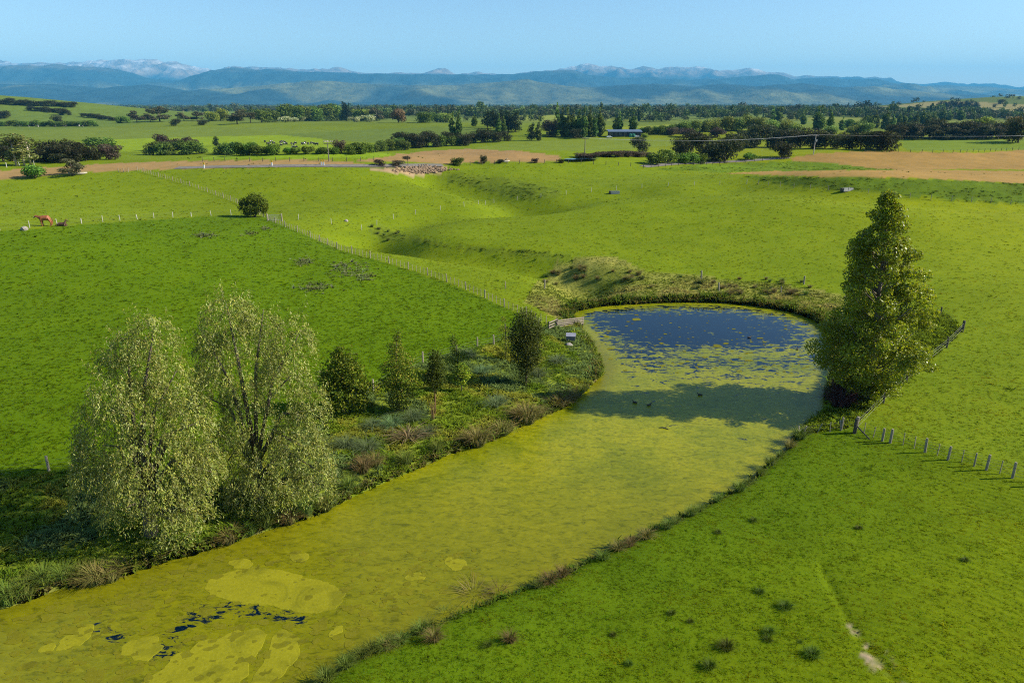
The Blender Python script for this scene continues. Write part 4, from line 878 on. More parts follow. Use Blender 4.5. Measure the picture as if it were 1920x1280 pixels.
fence('crest_fence', 'fence along the grassy crest before the small farm pond', hits(densify([(860,311),(960,307),(1060,306),(1110,308),(1180,312),(1206,314)], 12)), 4.2, 'P', m_dpost, wires=(.6, 1.1))
fence('lane_fence', 'fence on the lane below the bright green bushes', hits(densify([(1206,316),(1260,311),(1330,309),(1400,305),(1440,301),(1478,298)], 12)), 4.0, 'P', m_dpost, wires=(.6, 1.1))
fence('rough_slope_fence', 'fence at the foot of the dark hummocky slope', hits(densify([(1400,344),(1470,351),(1550,357),(1586,359),(1650,366),(1760,376),(1860,381),(1930,387)], 12)), 4.2, 't', m_post, wires=(.6, 1.1))
fence('golden_field_fence', 'fence along the top of the upper golden field', hits(densify([(1620,284),(1700,286),(1790,287),(1860,284),(1920,281)], 12)), 4.5, 'P', m_dpost, wires=(.6, 1.1))
fence('white_corner_fence', 'row of pale posts beside the pale-trunked trees at the left edge', hits(densify([(-20,316),(18,314),(40,311),(64,309)], 12)), 5.0, 'P', m_white, wires=(.6, 1.1), scale=1.2)
fence('stub_fence', 'short run of posts at the far end of the long batten fence', hits([(222,323),(227,323),(232,323),(237,323),(241,323)]), 1, 'PbPbP', m_post, exact=True)
# field gate beside the round-topped tree
g0 = at(502, 414); g1 = at(529, 415); rt = link('field_gate', None, loc=g0, label='pale metal field gate in the fence corner beside the round-topped tree', cat='gate')
v = g1 - g0; Lg = float(np.hypot(v[0], v[1])); rt.rotation_euler[2] = math.atan2(v[1], v[0])
mb = MB().tube([(.1, 0, .15), (Lg - .1, 0, .15), (Lg - .1, 0, 1.2), (.1, 0, 1.2), (.1, 0, .15)], .035, 6); link('gate_frame', mb.mesh('gate_frame'), m_steel, rt)
for h in (.35, .55, .78, 1.0): link('gate_bar', MB().tube([(.1, 0, h), (Lg - .1, 0, h)], .02, 5).mesh('gate_bar'), m_steel, rt)
for x in (0, Lg): link('gate_post', PM['strainer'].copy(), m_post, rt, loc=(x, 0, 0))
# wooden rails at the pond
def rail_fence(pa, pb, npost, nrail, label, h=1.15):
    a = at(*pa); b = at(*pb); b[2] = max(b[2], .05); rt = link('rail_fence', None, loc=a, label=label, cat='rail fence', group='wooden rails at the pond'); v = b - a; L = float(np.hypot(v[0], v[1])); rt.rotation_euler[2] = math.atan2(v[1], v[0]); dz = float(v[2])
    for k in range(npost):
        t = k / (npost - 1); link('post', MB().box((0, 0, h / 2 - .3), (.13, .12, h + .6)).mesh('rail_post'), m_dpost, rt, loc=(L * t, 0, dz * t))
    for k in range(nrail):
        z = h - .12 - k * (h - .25) / max(1, nrail - .4); mb = MB(); y = -.085; e = .08 * (k % 2)
        P = [(-.1 - e, y - .02, z - .075), (L + .15 - e, y - .02, z + dz - .075), (L + .15 - e, y + .02, z + dz - .075), (-.1 - e, y + .02, z - .075)]
        mb.add(P + [(p[0], p[1], p[2] + .15) for p in P], [(3, 2, 1, 0), (4, 5, 6, 7), (0, 1, 5, 4), (1, 2, 6, 5), (2, 3, 7, 6), (3, 0, 4, 7)]); link('rail', mb.mesh('rail'), m_rail, rt)
rail_fence((1045,615), (1092,618), 3, 4, 'longer grey wooden rail fence reaching out over the water')
rail_fence((1029,619), (1043,613), 2, 3, 'short grey wooden rail fence angled back from the longer one')
# grey box on the bank
p = at(1070, 640); rt = link('grey_box', None, loc=p, rz=-.12, label='small grey box with a pale lid on the left bank near the rails', cat='box')
m_gbox = simple('grey_board', (.12, .12, .13), .8, .3, 6); link('box_body', MB().box((0, 0, .38), (1.05, .75, .8)).mesh('box_body'), m_gbox, rt)
lm = MB().box((0, 0, 0), (1.16, .9, .06)).mesh('box_lid'); o = link('box_lid', lm, simple('pale_board', (.22, .22, .26), .6, .2, 6), rt, loc=(0, 0, .84)); o.rotation_euler[0] = .18
def rock(name, px, py, s, m, label, cat, seed, sq=(1, 1, .6)):
    bm = bmesh.new(); bmesh.ops.create_icosphere(bm, subdivisions=2, radius=1.0); g = random.Random(seed)
    off = [g.uniform(0, 9) for _ in range(3)]
    for v in bm.verts:
        n = math.sin(v.co.x * 2.3 + off[0]) * .16 + math.sin(v.co.y * 2.9 + off[1]) * .14 + math.sin(v.co.z * 3.1 + off[2] + v.co.x) * .12 + g.uniform(-.05, .05); v.co = v.co * (1 + n); v.co.z = max(v.co.z, -.5)
    me = bpy.data.meshes.new(name); bm.to_mesh(me); bm.free(); p = at(px, py); link(name, me, m, loc=(p[0], p[1], p[2] + .2 * s * sq[2]), rz=seed, scale=(s * sq[0], s * sq[1], s * sq[2]), label=label, cat=cat)
m_rock = simple('pale_rock', (.27, .24, .20), .9, .3, 3, .2, bmp=.3)
rock('boulder', 1067, 648, .42, m_rock, 'small white rock in the grass just below the grey box', 'rock', 1)
rock('boulder', 46, 431, .75, m_rock, 'pale boulder by the white-post fence left of the chestnut horse', 'rock', 2, (1.2, .7, .6))
rock('boulder', 649, 415, .5, m_rock, 'pale boulder at the bend of the gully fence', 'rock', 3, (1, .7, .8))
# troughs
def trough(px, py, L, label, rz=0.0):
    p = at(px, py); rt = link('water_trough', None, loc=p, rz=rz, label=label, cat='trough'); m = simple('trough_concrete', (.34, .33, .31), .85, .2, 3)
    mb = MB(); 
    for c, d in (((0, -.45, .3), (L, .1, .7)), ((0, .45, .3), (L, .1, .7)), ((-L / 2 + .05, 0, .3), (.1, .8, .7)), ((L / 2 - .05, 0, .3), (.1, .8, .7)), ((0, 0, .02), (L - .2, .8, .1))): mb.box(c, d)
    link('tank', mb.mesh('trough_tank'), m, rt); link('water', MB().box((0, 0, .45), (L - .22, .79, .02)).mesh('trough_water'), simple('trough_water', (.01, .02, .02), .05, .1), rt)
    link('valve_box', MB().box((-L / 2 - .2, 0, .35), (.38, .6, .75)).mesh('valve_box'), m_dpost, rt)
trough(1153, 363, 2.4, 'pale concrete trough in the meadow beside the gully fence'); trough(1588, 358, 2.6, 'pale trough at the foot of the dark hummocky slope', .3)
# dead branch and ducks on the pond
p = flat(1245, 803); mb = MB().tube([(-.5, .15, .02), (-.15, .06, .1), (.1, 0, .05), (.4, -.2, .04)], [.03, .05, .06, .03], 6); mb.tube([(.1, 0, .05), (.3, .12, .22), (.45, .2, .3)], [.03, .02, .01], 5)
link('dead_branch', mb.mesh('dead_branch'), m_dpost, loc=(p[0], p[1], 0), scale=.9, label='dead branch lying on the duckweed below the poplar shadow', cat='branch')
def skin_mesh(name, V, E, Rd, sub=2):
    me = bpy.data.meshes.new(name + '_cage'); me.from_pydata([tuple(v) for v in V], E, []); o = bpy.data.objects.new(name + '_cage', me); COL.objects.link(o)
    md = o.modifiers.new('s', 'SKIN'); md.use_smooth_shade = True
    for k, r in enumerate(Rd):
        me.skin_vertices[0].data[k].radius = r if hasattr(r, '__len__') else (r, r)
    me.skin_vertices[0].data[0].use_root = True
    s = o.modifiers.new('u', 'SUBSURF'); s.levels = sub; s.render_levels = sub
    dg = bpy.context.evaluated_depsgraph_get(); out = bpy.data.meshes.new_from_object(o.evaluated_get(dg)); out.name = name
    bpy.data.objects.remove(o); bpy.data.meshes.remove(me); out.materials.clear(); return out
duck = skin_mesh('duck', [(0, 0, .08), (-.2, 0, .10), (-.34, 0, .15), (.16, 0, .10), (.22, 0, .22), (.25, 0, .30), (.36, 0, .28)], [(0, 1), (1, 2), (0, 3), (3, 4), (4, 5), (5, 6)], [.13, .11, .03, .09, .05, .065, .02])
m_duck = simple('duck_plumage', (.035, .03, .025), .6, .5, 12)
for px, py, rz, lab in ((1190,755,2.6,'dark duck swimming in the poplar shadow, left of the pair'), (1217,760,.4,'dark duck swimming in the poplar shadow, right of the pair'), (1312,741,3.0,'dark duck alone at the upper edge of the poplar shadow'), (1405,633,.2,'dark duck on the blue open water'), (1495,655,1.2,'dark duck on the water close to the poplar')):
    q = flat(px, py); link('duck', duck, m_duck, loc=(q[0], q[1], -.01), rz=rz, scale=.85, label=lab, cat='duck', group='ducks on the pond')

# ---------------------------------------------------------------- horses and cattle
def quad(name, L, H, leg, body, neck, head, lie=False):
    """a standing four-legged animal as one skinned body, facing +x; neck and head are lists of points"""
    V = [(0, 0, H * .78), (L * .28, 0, H * .80), (L * .42, 0, H * .84), (-L * .26, 0, H * .82), (-L * .42, 0, H * .80)]; E = [(0, 1), (1, 2), (0, 3), (3, 4)]; Rr = [(body * 1.02, body * 1.05), (body, body * 1.05), body * .8, (body * .98, body), body * .72]
    pv = 2
    for (q, r) in neck + head: V.append(q); E.append((pv, len(V) - 1)); Rr.append(r); pv = len(V) - 1
    for s in (-1, 1):
        for fx, off, root in ((L * .32, .03, 1), (-L * .36, -.05, 4)):
            y = s * body * .42; hind = root == 4
            pts = [(fx, y, H * .58), (fx + (-.10 if hind else .03) * H, y, H * .36), (fx + (-.04 if hind else 0) * H, y, H * .14), (fx + .03 * H, y, .03)]; rr = [leg * 1.9, leg * 1.15, leg * .8, leg * .9]; pv2 = root
            for q, r in zip(pts, rr): V.append(q); E.append((pv2, len(V) - 1)); Rr.append(r); pv2 = len(V) - 1
    return skin_mesh(name, V, E, Rr, 1)
hm = quad('horse_body', 1.75, 1.55, .085, .42, [((.98, 0, 1.40), .19), ((1.2, 0, 1.50), .15)], [((1.36, 0, 1.56), .13), ((1.52, 0, 1.42), .10), ((1.66, 0, 1.26), .075)])
m_horse = simple('chestnut_coat', (.27, .085, .03), .55, .35, 2.5, .4); m_mane = simple('dark_mane', (.14, .05, .02), .7, .3, 5)
p = at(88, 424); rt = link('horse', hm, m_horse, loc=p, rz=math.pi + .12, scale=1.12, label='chestnut horse standing at the white-post fence, facing left', cat='horse')
link('tail', MB().tube([(-.92, 0, 1.26), (-1.02, 0, 1.1), (-1.0, 0, .75), (-.97, 0, .5)], [.04, .055, .05, .02], 6).mesh('horse_tail', True), m_mane, rt)
link('mane', MB().tube([(.72, 0, 1.56), (.98, 0, 1.58), (1.18, 0, 1.64), (1.34, 0, 1.68)], [.03, .05, .05, .02], 5).mesh('horse_mane', True), m_mane, rt)
for s in (-1, 1): link('ear', MB().tube([(1.34, s * .06, 1.64), (1.32, s * .08, 1.80)], [.03, .008], 5).mesh('horse_ear'), m_horse, rt)
link('blaze', MB().tube([(1.47, 0, 1.56), (1.70, 0, 1.31)], [.045, .04], 6).mesh('horse_blaze'), simple('white_hair', (.75, .68, .58), .7, .1), rt)
# the foal lies down
fm = skin_mesh('foal_body', [(0, 0, .30), (.32, 0, .32), (.48, 0, .42), (.62, 0, .68), (.70, 0, .86), (.86, 0, .80), (1.0, 0, .70), (-.3, 0, .30), (-.52, 0, .24), (.5, .28, .10), (.15, .36, .06), (.72, .2, .08), (-.3, .34, .12), (.1, .46, .06), (-.5, -.2, .1), (.45, -.25, .1), (.75, -.2, .06)],
               [(0, 1), (1, 2), (2, 3), (3, 4), (4, 5), (5, 6), (0, 7), (7, 8), (1, 9), (9, 10), (9, 11), (8, 12), (12, 13), (8, 14), (2, 15), (15, 16)], [.26, .24, .17, .12, .10, .085, .05, .26, .18, .09, .05, .045, .11, .05, .08, .07, .045], 1)
p = at(116, 424); rt = link('foal', fm, simple('dark_coat', (.10, .055, .035), .6, .4, 3), loc=p, rz=.1, scale=1.25, label='dark brown foal lying in the grass right of the chestnut horse', cat='foal')
link('tail', MB().tube([(-.6, 0, .3), (-.78, .05, .16), (-.9, .1, .05)], [.04, .05, .02], 5).mesh('foal_tail', True), m_mane, rt)
for s in (-1, 1): link('ear', MB().tube([(.70, s * .05, .92), (.68, s * .07, 1.03)], [.025, .008], 5).mesh('foal_ear'), m_mane, rt)
cowm = [quad('cow_body', 1.7, 1.35, .085, .46, [((.92, 0, 1.20), .2), ((1.08, 0, 1.24), .16)], [((1.2, 0, 1.22), .14), ((1.42, 0, 1.02), .09)]), quad('cow_grazing', 1.7, 1.35, .085, .46, [((.95, 0, 1.0), .2), ((1.12, 0, .7), .15)], [((1.2, 0, .45), .13), ((1.32, 0, .16), .08)])]
def cowmat(name, k):
    m, nt = mat(name); tc = N(nt, 'ShaderNodeTexCoord').outputs['Object']; f = noise(nt, tc, 1.6, 1, .4); outp(nt, bsdf(nt, ramp(nt, f, [(k, (.018, .016, .014)), (k + .03, (.7, .66, .6))]), .7, .3).outputs[0]); return m
m_cow = [cowmat('black_and_white_hide', .60), cowmat('white_patched_hide', .46)]
for me in cowm: me.materials.append(m_cow[0])
cow2 = [me.copy() for me in cowm]
for me in cow2: me.materials.clear(); me.materials.append(m_cow[1])
CW = [(497,268,0),(502,272,0),(506,271,0),(509,268,1),(513,271,0),(526,269,0),(529,268,0),(534,269,0),(533,272,1),(538,272,0),(527,275,0),(547,272,0),(551,273,0),(554,271,0),(566,272,0),(570,272,1),(573,270,0),(578,272,0),(584,271,0),(589,272,0),(593,273,0),(596,273,0),(549,279,0),(556,279,0)]
for k, (px, py, w_) in enumerate(sorted(CW)):
    p = at(px, py); rt = link('cow', random.choice(cow2 if w_ else cowm), None, loc=p, rz=random.uniform(0, 6.28), scale=1.15, label='black and white cow in the herd behind the low bushes, %s from the left' % ordn(k + 1), cat='cow', group='herd behind the low bushes')
for k, px in enumerate([36,42,54,60,64,72,78,97,103,115,119,124,141,149,155,161]):
    p = at(px, 237 + (k % 3) * .7); link('cow', random.choice(cow2 if k % 4 == 1 else cowm), None, loc=p, rz=random.uniform(0, 6.28), scale=1.2, label='tiny far cow below the left hill, %s from the left in its herd' % ordn(k + 1), cat='cow', group='far herd below the left hill')
sheepm = skin_mesh('sheep', [(0, 0, .5), (.3, 0, .52), (-.3, 0, .5), (.5, 0, .66), (.66, 0, .6), (.25, .15, .2), (.25, .15, .02), (.25, -.15, .2), (.25, -.15, .02), (-.28, .15, .2), (-.28, .15, .02), (-.28, -.15, .2), (-.28, -.15, .02)],
                   [(0, 1), (0, 2), (1, 3), (3, 4), (1, 5), (5, 6), (1, 7), (7, 8), (2, 9), (9, 10), (2, 11), (11, 12)], [.27, .24, .25, .12, .07, .06, .04, .06, .04, .06, .04, .06, .04], 1)
m_wool = simple('wool', (.55, .48, .38), .95, .2, 6)
for k, (px, py) in enumerate([(607,267),(610,266.5),(613,267),(616,267.5),(620,267),(623,267)]):
    p = at(px, py); link('sheep', sheepm, m_wool, loc=p, rz=random.uniform(0, 6.28), scale=1.4, label='pale sheep right of the cow herd, %s from the left' % ordn(k + 1), cat='sheep', group='sheep right of the cows')

# ---------------------------------------------------------------- road, marker posts, power line, house
def strip(name, W, width, m, lift=.06, kind='structure', step=3.0):
    Q = resample(W, step); t = np.gradient(Q[:, :2], axis=0); t = unit(t); nrm = np.c_[-t[:, 1], t[:, 0]]
    A = Q[:, :2] + nrm * width / 2; B = Q[:, :2] - nrm * width / 2; n = len(Q); M = Q[:, :2]
    V = np.vstack([np.c_[A, np.maximum(zgrid(*A.T), Q[:, 2] - .2) + lift], np.c_[M, Q[:, 2] + lift + .05], np.c_[B, np.maximum(zgrid(*B.T), Q[:, 2] - .2) + lift]])
    k = np.arange(n - 1); F = np.vstack([np.c_[k, k + n, k + n + 1, k + 1], np.c_[k + n, k + 2 * n, k + 2 * n + 1, k + n + 1]])
    return link(name, mesh_np(name, V, F, True), m, kind=kind)
m_gravel = simple('gravel', (.17, .155, .135), .95, .3, 1.2, .1)
strip('gravel_road', hits(densify([(330,315),(400,313),(480,312),(560,311),(640,311),(720,311),(830,310)], 10)), 3.4, m_gravel)
strip('gravel_lane', hits(densify([(1206,312.5),(1260,307.5),(1330,305.5),(1400,301.5),(1440,298.5),(1478,295.5)], 10)), 3.5, m_gravel)
mp_w = simple('marker_white', (.75, .74, .70), .6, .1); mp_y = simple('marker_yellow', (.75, .45, .02), .6, .1)
for k, (px, py, lab) in enumerate([(383,316,'yellow-topped white road marker, leftmost on the gravel road'), (510,311.5,'yellow-topped white road marker in the middle of the gravel road'), (603,310.5,'yellow-topped road marker, left one of the close pair'), (607,310.5,'yellow-topped road marker, right one of the close pair')]):
    p = at(px, py); rt = link('road_marker', None, loc=p, label=lab, cat='marker post', group='road markers'); link('marker_base', MB().box((0, 0, .5), (.35, .2, 1.1)).mesh('marker_base'), mp_w, rt); link('marker_board', MB().box((0, 0, 1.4), (.45, .1, .7)).mesh('marker_board'), mp_y, rt)
m_pole = simple('power_pole', (.42, .38, .33), .85, .2, 2); m_dpole = simple('dark_power_pole', (.16, .14, .12), .85, .2, 2)
def pole(px, py, ptop, label, m):
    p = at(px, py); _, zt = onplane(px, ptop, p[1]); h = float(zt - p[2]); rt = link('power_pole', None, loc=p, label=label, cat='power pole', group='power poles'); link('pole', MB().tube([(0, 0, -.5), (0, 0, h)], [.19, .12], 8).mesh('pole'), m, rt)
    link('crossarm', MB().box((0, 0, h - .25), (2.4, .14, .16)).mesh('crossarm'), m, rt)
    for x in (-1.05, 0, 1.05): link('insulator', MB().tube([(x, 0, h - .17), (x, 0, h + .1)], [.06, .04], 6).mesh('insulator'), m_dpost, rt)
    if m is m_pole: link('transformer', MB().tube([(.35, -.15, h - 2.6), (.35, -.15, h - 1.7)], .3, 10).mesh('transformer'), m_steel, rt)
    return p + np.array([0, 0, h + .08])
tp = [pole(617, 303, 268, 'slim dark power pole beside the post fence of the gravel road', m_dpole), pole(1096, 296, 259, 'slim dark power pole beside the small farm pond', m_dpole), pole(1525, 290, 253, 'pale power pole at the left end of the upper golden field', m_pole)]
tp.append(np.array([tp[2][0] + 175, tp[2][1] + 25, tp[2][2] + 1.0]))
for j in (1, 2):
    a, b = tp[j], tp[j + 1]
    rt = link('power_line', None, loc=a, label=('power wires from the pond pole to the pale pole', 'power wires running right from the pale pole')[j - 1], cat='power line')
    for off in (-1.05, 0, 1.05):
        P = [(a * (1 - t) + b * t) - a + np.array([off, 0, -4 * 1.6 * t * (1 - t)]) for t in np.linspace(0, 1, 17)]; link('wire', MB().tube(P, .016, 4, False).mesh('power_wire'), m_steel, rt)
# the house on the knoll
p = at(1172, 256.5); sc = topix(*p)[2] / FPX; W_ = 60 * sc; rt = link('farmhouse', None, loc=p, label='long low dark farmhouse with a blue-grey roof in front of the poplars', cat='house')
m_wall = simple('dark_cladding', (.022, .025, .035), .7, .3, 2); m_roof = simple('metal_roof', (.15, .18, .23), .4, .1, 1, .5, metal=.4); m_glass = simple('window_glass', (.02, .03, .05), .08, .2, 1, .6)
Hh = 8 * sc
link('wall', MB().box((0, 4, Hh / 2 - .4), (W_, 8, Hh + .8)).mesh('house_wall'), m_wall, rt)
rf = link('roof', MB().add([(-W_ / 2 - .8, -1.2, Hh + .15), (W_ / 2 + .8, -1.2, Hh + .15), (W_ / 2 + .8, 9, Hh + 1.3), (-W_ / 2 - .8, 9, Hh + 1.3), (-W_ / 2 - .8, -1.2, Hh + .5), (W_ / 2 + .8, -1.2, Hh + .5), (W_ / 2 + .8, 9, Hh + 1.65), (-W_ / 2 - .8, 9, Hh + 1.65)],
     [(3, 2, 1, 0), (4, 5, 6, 7), (0, 1, 5, 4), (1, 2, 6, 5), (2, 3, 7, 6), (3, 0, 4, 7)]).mesh('house_roof'), m_roof, rt)
for k in range(7):
    x = -W_ / 2 + W_ * (k + .5) / 7; wd = link('window', MB().box((x, -.02, Hh * .5), (W_ / 7 * .6, .12, Hh * .5)).mesh('house_window'), m_glass, rt); link('window_frame', MB().box((x, -.06, Hh * .78), (W_ / 7 * .66, .14, .12)).mesh('window_frame'), m_steel, wd)
for x in (-W_ / 2 + .4, -W_ * .02, W_ * .22, W_ / 2 - .4): link('veranda_post', MB().box((x, -1.0, Hh / 2), (.25, .25, Hh)).mesh('veranda_post'), m_rail, rt)
m_tank = simple('green_tank', (.03, .16, .10), .5, .1, 1)
for k, (dx, lab) in enumerate(((9, 'dark green water tank by the farmhouse, left of the pair'), (14.5, 'dark green water tank by the farmhouse, right of the pair'))):
    q = p + np.array([dx * sc, -3.2, 0]); q[2] = zat(q[0], q[1]); tk = link('water_tank', MB().tube([(0, 0, -.3), (0, 0, Hh * .62), (0, 0, Hh * .72), (0, 0, Hh * .76)], [1.3, 1.3, .6, .25], 16).mesh('water_tank', False), m_tank, loc=q, label=lab, cat='water tank', group='green tanks at the farmhouse')
def car(q, rz, label, colr):
    rt = link('parked_car', None, loc=q, rz=rz, label=label, cat='car', group='cars at the farmhouse'); mc = simple('car_paint', colr, .3, .05, 1, .6)
    prof = [(-2.1, .35), (2.1, .35), (2.12, .75), (1.3, .92), (.75, 1.42), (-1.1, 1.45), (-1.9, .95), (-2.12, .85)]; n = len(prof)
    V = [(x, -.85, z) for x, z in prof] + [(x, .85, z) for x, z in prof]; F = [tuple(range(n)), tuple(range(2 * n - 1, n - 1, -1))] + [(k, k + n, (k + 1) % n + n, (k + 1) % n) for k in range(n)]
    link('body', MB().add(V, F).mesh('car_body'), mc, rt)
    for x in (-1.3, 1.3):
        for s in (-1, 1): link('wheel', MB().tube([(x, s * .72, .33), (x, s * .9, .33)], .33, 12).mesh('car_wheel'), m_dpost, rt)
    for s in (-1, 1): link('window', MB().box((-.15, s * .855, 1.17), (1.5, .02, .32)).mesh('car_window'), m_glass, rt)
for dx, lab, cc in ((21, 'white car parked right of the green tanks', (.75, .75, .75)), (-31, 'white car parked at the left end of the farmhouse', (.7, .72, .75))):
    q = p + np.array([dx * sc, -5.0, 0]); q[2] = zat(q[0], q[1]); car(q, .1, lab, cc)
# small farm pond, rubble, logs
fp = hits([(1055,302),(1062,298),(1080,297.5),(1105,298),(1125,300),(1120,303),(1100,304.5),(1075,305)])
c0 = fp[:, :2].mean(0); zz = float(np.max(fp[:, 2])) + .12; P = chaikin(fp[:, :2], 2); n = len(P)
m_fw, nt = mat('farm_pond'); outp(nt, bsdf(nt, (.01, .03, .05), .05, .5).outputs[0])
link('farm_pond', mesh_np('farm_pond', np.vstack([np.c_[P, np.full(n, zz)], [[*c0, zz]]]), [(k, (k + 1) % n, n) for k in range(n)]), m_fw, kind='structure')
bm = bmesh.new(); g = random.Random(4)
for k in range(420):
    q = at(790 + g.gauss(0, 24), 318 + g.gauss(0, 3.2)); s = g.uniform(.15, .5); r = bmesh.ops.create_icosphere(bm, subdivisions=1, radius=s, matrix=Matrix.Translation((q[0], q[1], q[2] + s * .3)) @ Matrix.Rotation(g.uniform(0, 3), 4, 'Z') @ Matrix.Diagonal((1.3, 1, .7, 1)))
    for v in r['verts']: v.co += Vector((g.uniform(-.1, .1), g.uniform(-.1, .1), g.uniform(-.1, .1)))
me = bpy.data.meshes.new('rubble_heap'); bm.to_mesh(me); bm.free(); link('rubble_heap', me, simple('pinkish_rubble', (.22, .15, .09), .95, .45, 1.5), label='pinkish heap of rubble and clods at the end of the gravel road', cat='rubble', kind='stuff')
for k, (px, py, L, lab) in enumerate(((146,328,5.0,'pale dead log lying under the dark bush by the ploughed strip'), (945,305,4.0,'pale dead log beside the small bush on the crest'))):
    q = at(px, py); mb = MB().tube([(-L / 2, 0, .35), (-L / 4, .2, .5), (L / 4, 0, .4), (L / 2, .3, .6)], [.35, .42, .36, .15], 8); mb.tube([(0, .1, .5), (.8, -.3, 1.1), (1.2, -.5, 1.5)], [.18, .12, .05], 6); link('fallen_log', mb.mesh('fallen_log', True), m_palebark, loc=q, rz=.2, label=lab, cat='log')

# ---------------------------------------------------------------- trees of the middle distance
def unit_tree(kind, v):
    g = np.random.default_rng(hash((len(kind), ord(kind[0]), v)) % 9999); lb = []
    if kind == 'round':
        for k in range(9): a = g.uniform(0, 6.28); r = g.uniform(.05, .24); lb.append((r * math.cos(a), r * math.sin(a), g.uniform(.22, .76), *(g.uniform(.19, .27, 3))))
        return lb, 2000, .066, .1, .03
    if kind == 'dark':
        for k in range(12): a = g.uniform(0, 6.28); r = g.uniform(.1, .36); lb.append((r * math.cos(a), r * math.sin(a), g.uniform(.22, .84) - r * .3, *(g.uniform(.17, .27, 3) * np.array([1.15, 1.15, .85]))))
        return lb, 2200, .062, .1, .035
    if kind == 'poplar':
        for k in range(14): z = .08 + .88 * k / 13; w = .10 * math.sin(min(1, (z + .12) * 1.15) * math.pi) ** .6 + .012; lb.append((g.normal(0, .018), g.normal(0, .018), z, w, w, .085))
        return lb, 1500, .05, .5, .02
    if kind == 'pine':
        for k in range(14): z = .15 + .8 * k / 13; w = .22 * (1.05 - z) ** .7 + .03; a = g.uniform(0, 6.28); lb.append((.07 * math.cos(a), .07 * math.sin(a), z, w, w, .10))
        return lb, 1500, .05, .6, .025
    if kind == 'gum':
        for k in range(13): a = g.uniform(0, 6.28); r = g.uniform(.08, .32); lb.append((r * math.cos(a), r * math.sin(a), g.uniform(.25, .86), *(g.uniform(.10, .17, 3) * np.array([1.2, 1.2, .8]))))
        return lb, 1600, .062, .2, .03
    if kind == 'pale':
        for k in range(10): z = g.uniform(.25, .97); w = .12 * (1.1 - z) + .05; a = g.uniform(0, 6.28); lb.append((.07 * math.cos(a), .07 * math.sin(a), z, w, w, .09))
        return lb, 520, .045, .85, .018
    if kind == 'bush':
        for k in range(8): a = g.uniform(0, 6.28); r = g.uniform(.05, .4); lb.append((r * math.cos(a), r * math.sin(a), g.uniform(.28, .66), *(g.uniform(.24, .34, 3))))
        return lb, 1500, .10, .1, .03
    if kind == 'umbrella':
        for k in range(7): a = g.uniform(0, 6.28); r = g.uniform(.1, .34); lb.append((r * math.cos(a), r * math.sin(a), g.uniform(.68, .86), .2, .2, .12))
        return lb, 700, .07, .6, .03
PAL = {'round': [(.070, .110, .016), (.055, .090, .014), (.095, .130, .02)], 'dark': [(.040, .050, .017), (.030, .038, .014), (.055, .060, .022), (.062, .055, .028)], 'poplar': [(.055, .085, .016), (.075, .105, .018), (.04, .065, .014)],
       'pine': [(.022, .036, .016), (.03, .045, .018), (.016, .026, .012)], 'gum': [(.075, .070, .034), (.095, .085, .042), (.055, .058, .028)], 'pale': [(.095, .10, .026), (.08, .09, .022), (.12, .11, .035)],
       'bush': [(.075, .125, .014), (.055, .10, .012), (.10, .15, .018)], 'umbrella': [(.06, .045, .028), (.045, .04, .022)],
       'willow': [(.115, .150, .032), (.14, .17, .04), (.09, .125, .026)], 'bloom': [(.34, .34, .20), (.26, .28, .15), (.16, .19, .07)], 'lime': [(.15, .185, .02), (.18, .20, .03), (.12, .155, .02)], 'rust': [(.12, .075, .04), (.10, .065, .04), (.15, .10, .06)],
       'mauve': [(.085, .06, .045), (.07, .052, .04), (.105, .08, .055)]}
SHAPE = {'willow': 'round', 'bloom': 'bush', 'lime': 'round', 'rust': 'round', 'mauve': 'dark'}
TREE = {}
for kd in PAL: PAL[kd] = [tuple(v * {'dark': 1.0, 'pine': 1.05, 'mauve': 1.15, 'gum': 1.25, 'poplar': 1.9}.get(kd, 1.5) for v in c) for c in PAL[kd]]
for kd in PAL:
    sh = SHAPE.get(kd, kd); TREE[kd] = []
    for v in range(3):
        lb, n, L, tr, tw = unit_tree(sh, v + len(kd))
        cm = crown_mesh('%s_crown_%d' % (kd, v), lb, n, L, L * .8, PAL[kd], .55, 1.1, -.8, 9.0, .18, .2); cm.materials.append(m_leaf)
        mb = MB(); top = max(l[2] for l in lb); zf = tr if tr > .3 else .3
        mb.tube([(0, 0, -.06), (.004, 0, zf * .5), (0, .005, zf), (0, 0, top * .9)], [tw, tw * .8, tw * .6, tw * .15], 6)
        for l in lb[::2]: mb.tube([(0, 0, min(zf, l[2] * .7)), (l[0] * .6, l[1] * .6, l[2] * .85), l[:3]], [tw * .4, tw * .25, tw * .08], 4)
        tm = mb.mesh('%s_trunk_%d' % (kd, v), True); tm.materials.append(m_palebark if kd == 'pale' else m_bark); TREE[kd].append((cm, tm))
def base_width(kd): return {'poplar': .24, 'pine': .5, 'pale': .32, 'bush': 1.2, 'bloom': 1.2, 'dark': 1.0, 'mauve': 1.0, 'umbrella': .95, 'gum': .85}.get(kd, .82)
GROUPS = {}
def plant(kd, name, grp, items, label, cat='tree', w=None):
    """items: (x, y of the foot, height in px[, width in px])"""
    items = sorted(items, key=lambda q: q[0])
    H = hits([(q[0], q[1]) for q in items])
    for k, (q, p) in enumerate(zip(items, H)):
        s = topix(*p)[2] / FPX; h = q[2] * s * 1.04; wd = (q[3] * s if len(q) > 3 else h * (w or base_width(kd))) / base_width(kd)
        wd *= 1.15; cm, tm = random.choice(TREE[kd]); lab = label if '%s' not in label else label % ordn(k + 1)
        rt = link(name, None, loc=(p[0], p[1], p[2] - .15), rz=random.uniform(0, 6.28), scale=(wd, wd, h), label=lab, cat=cat, group=grp)
        link('crown', cm, None, rt); link('trunk', tm, None, rt)
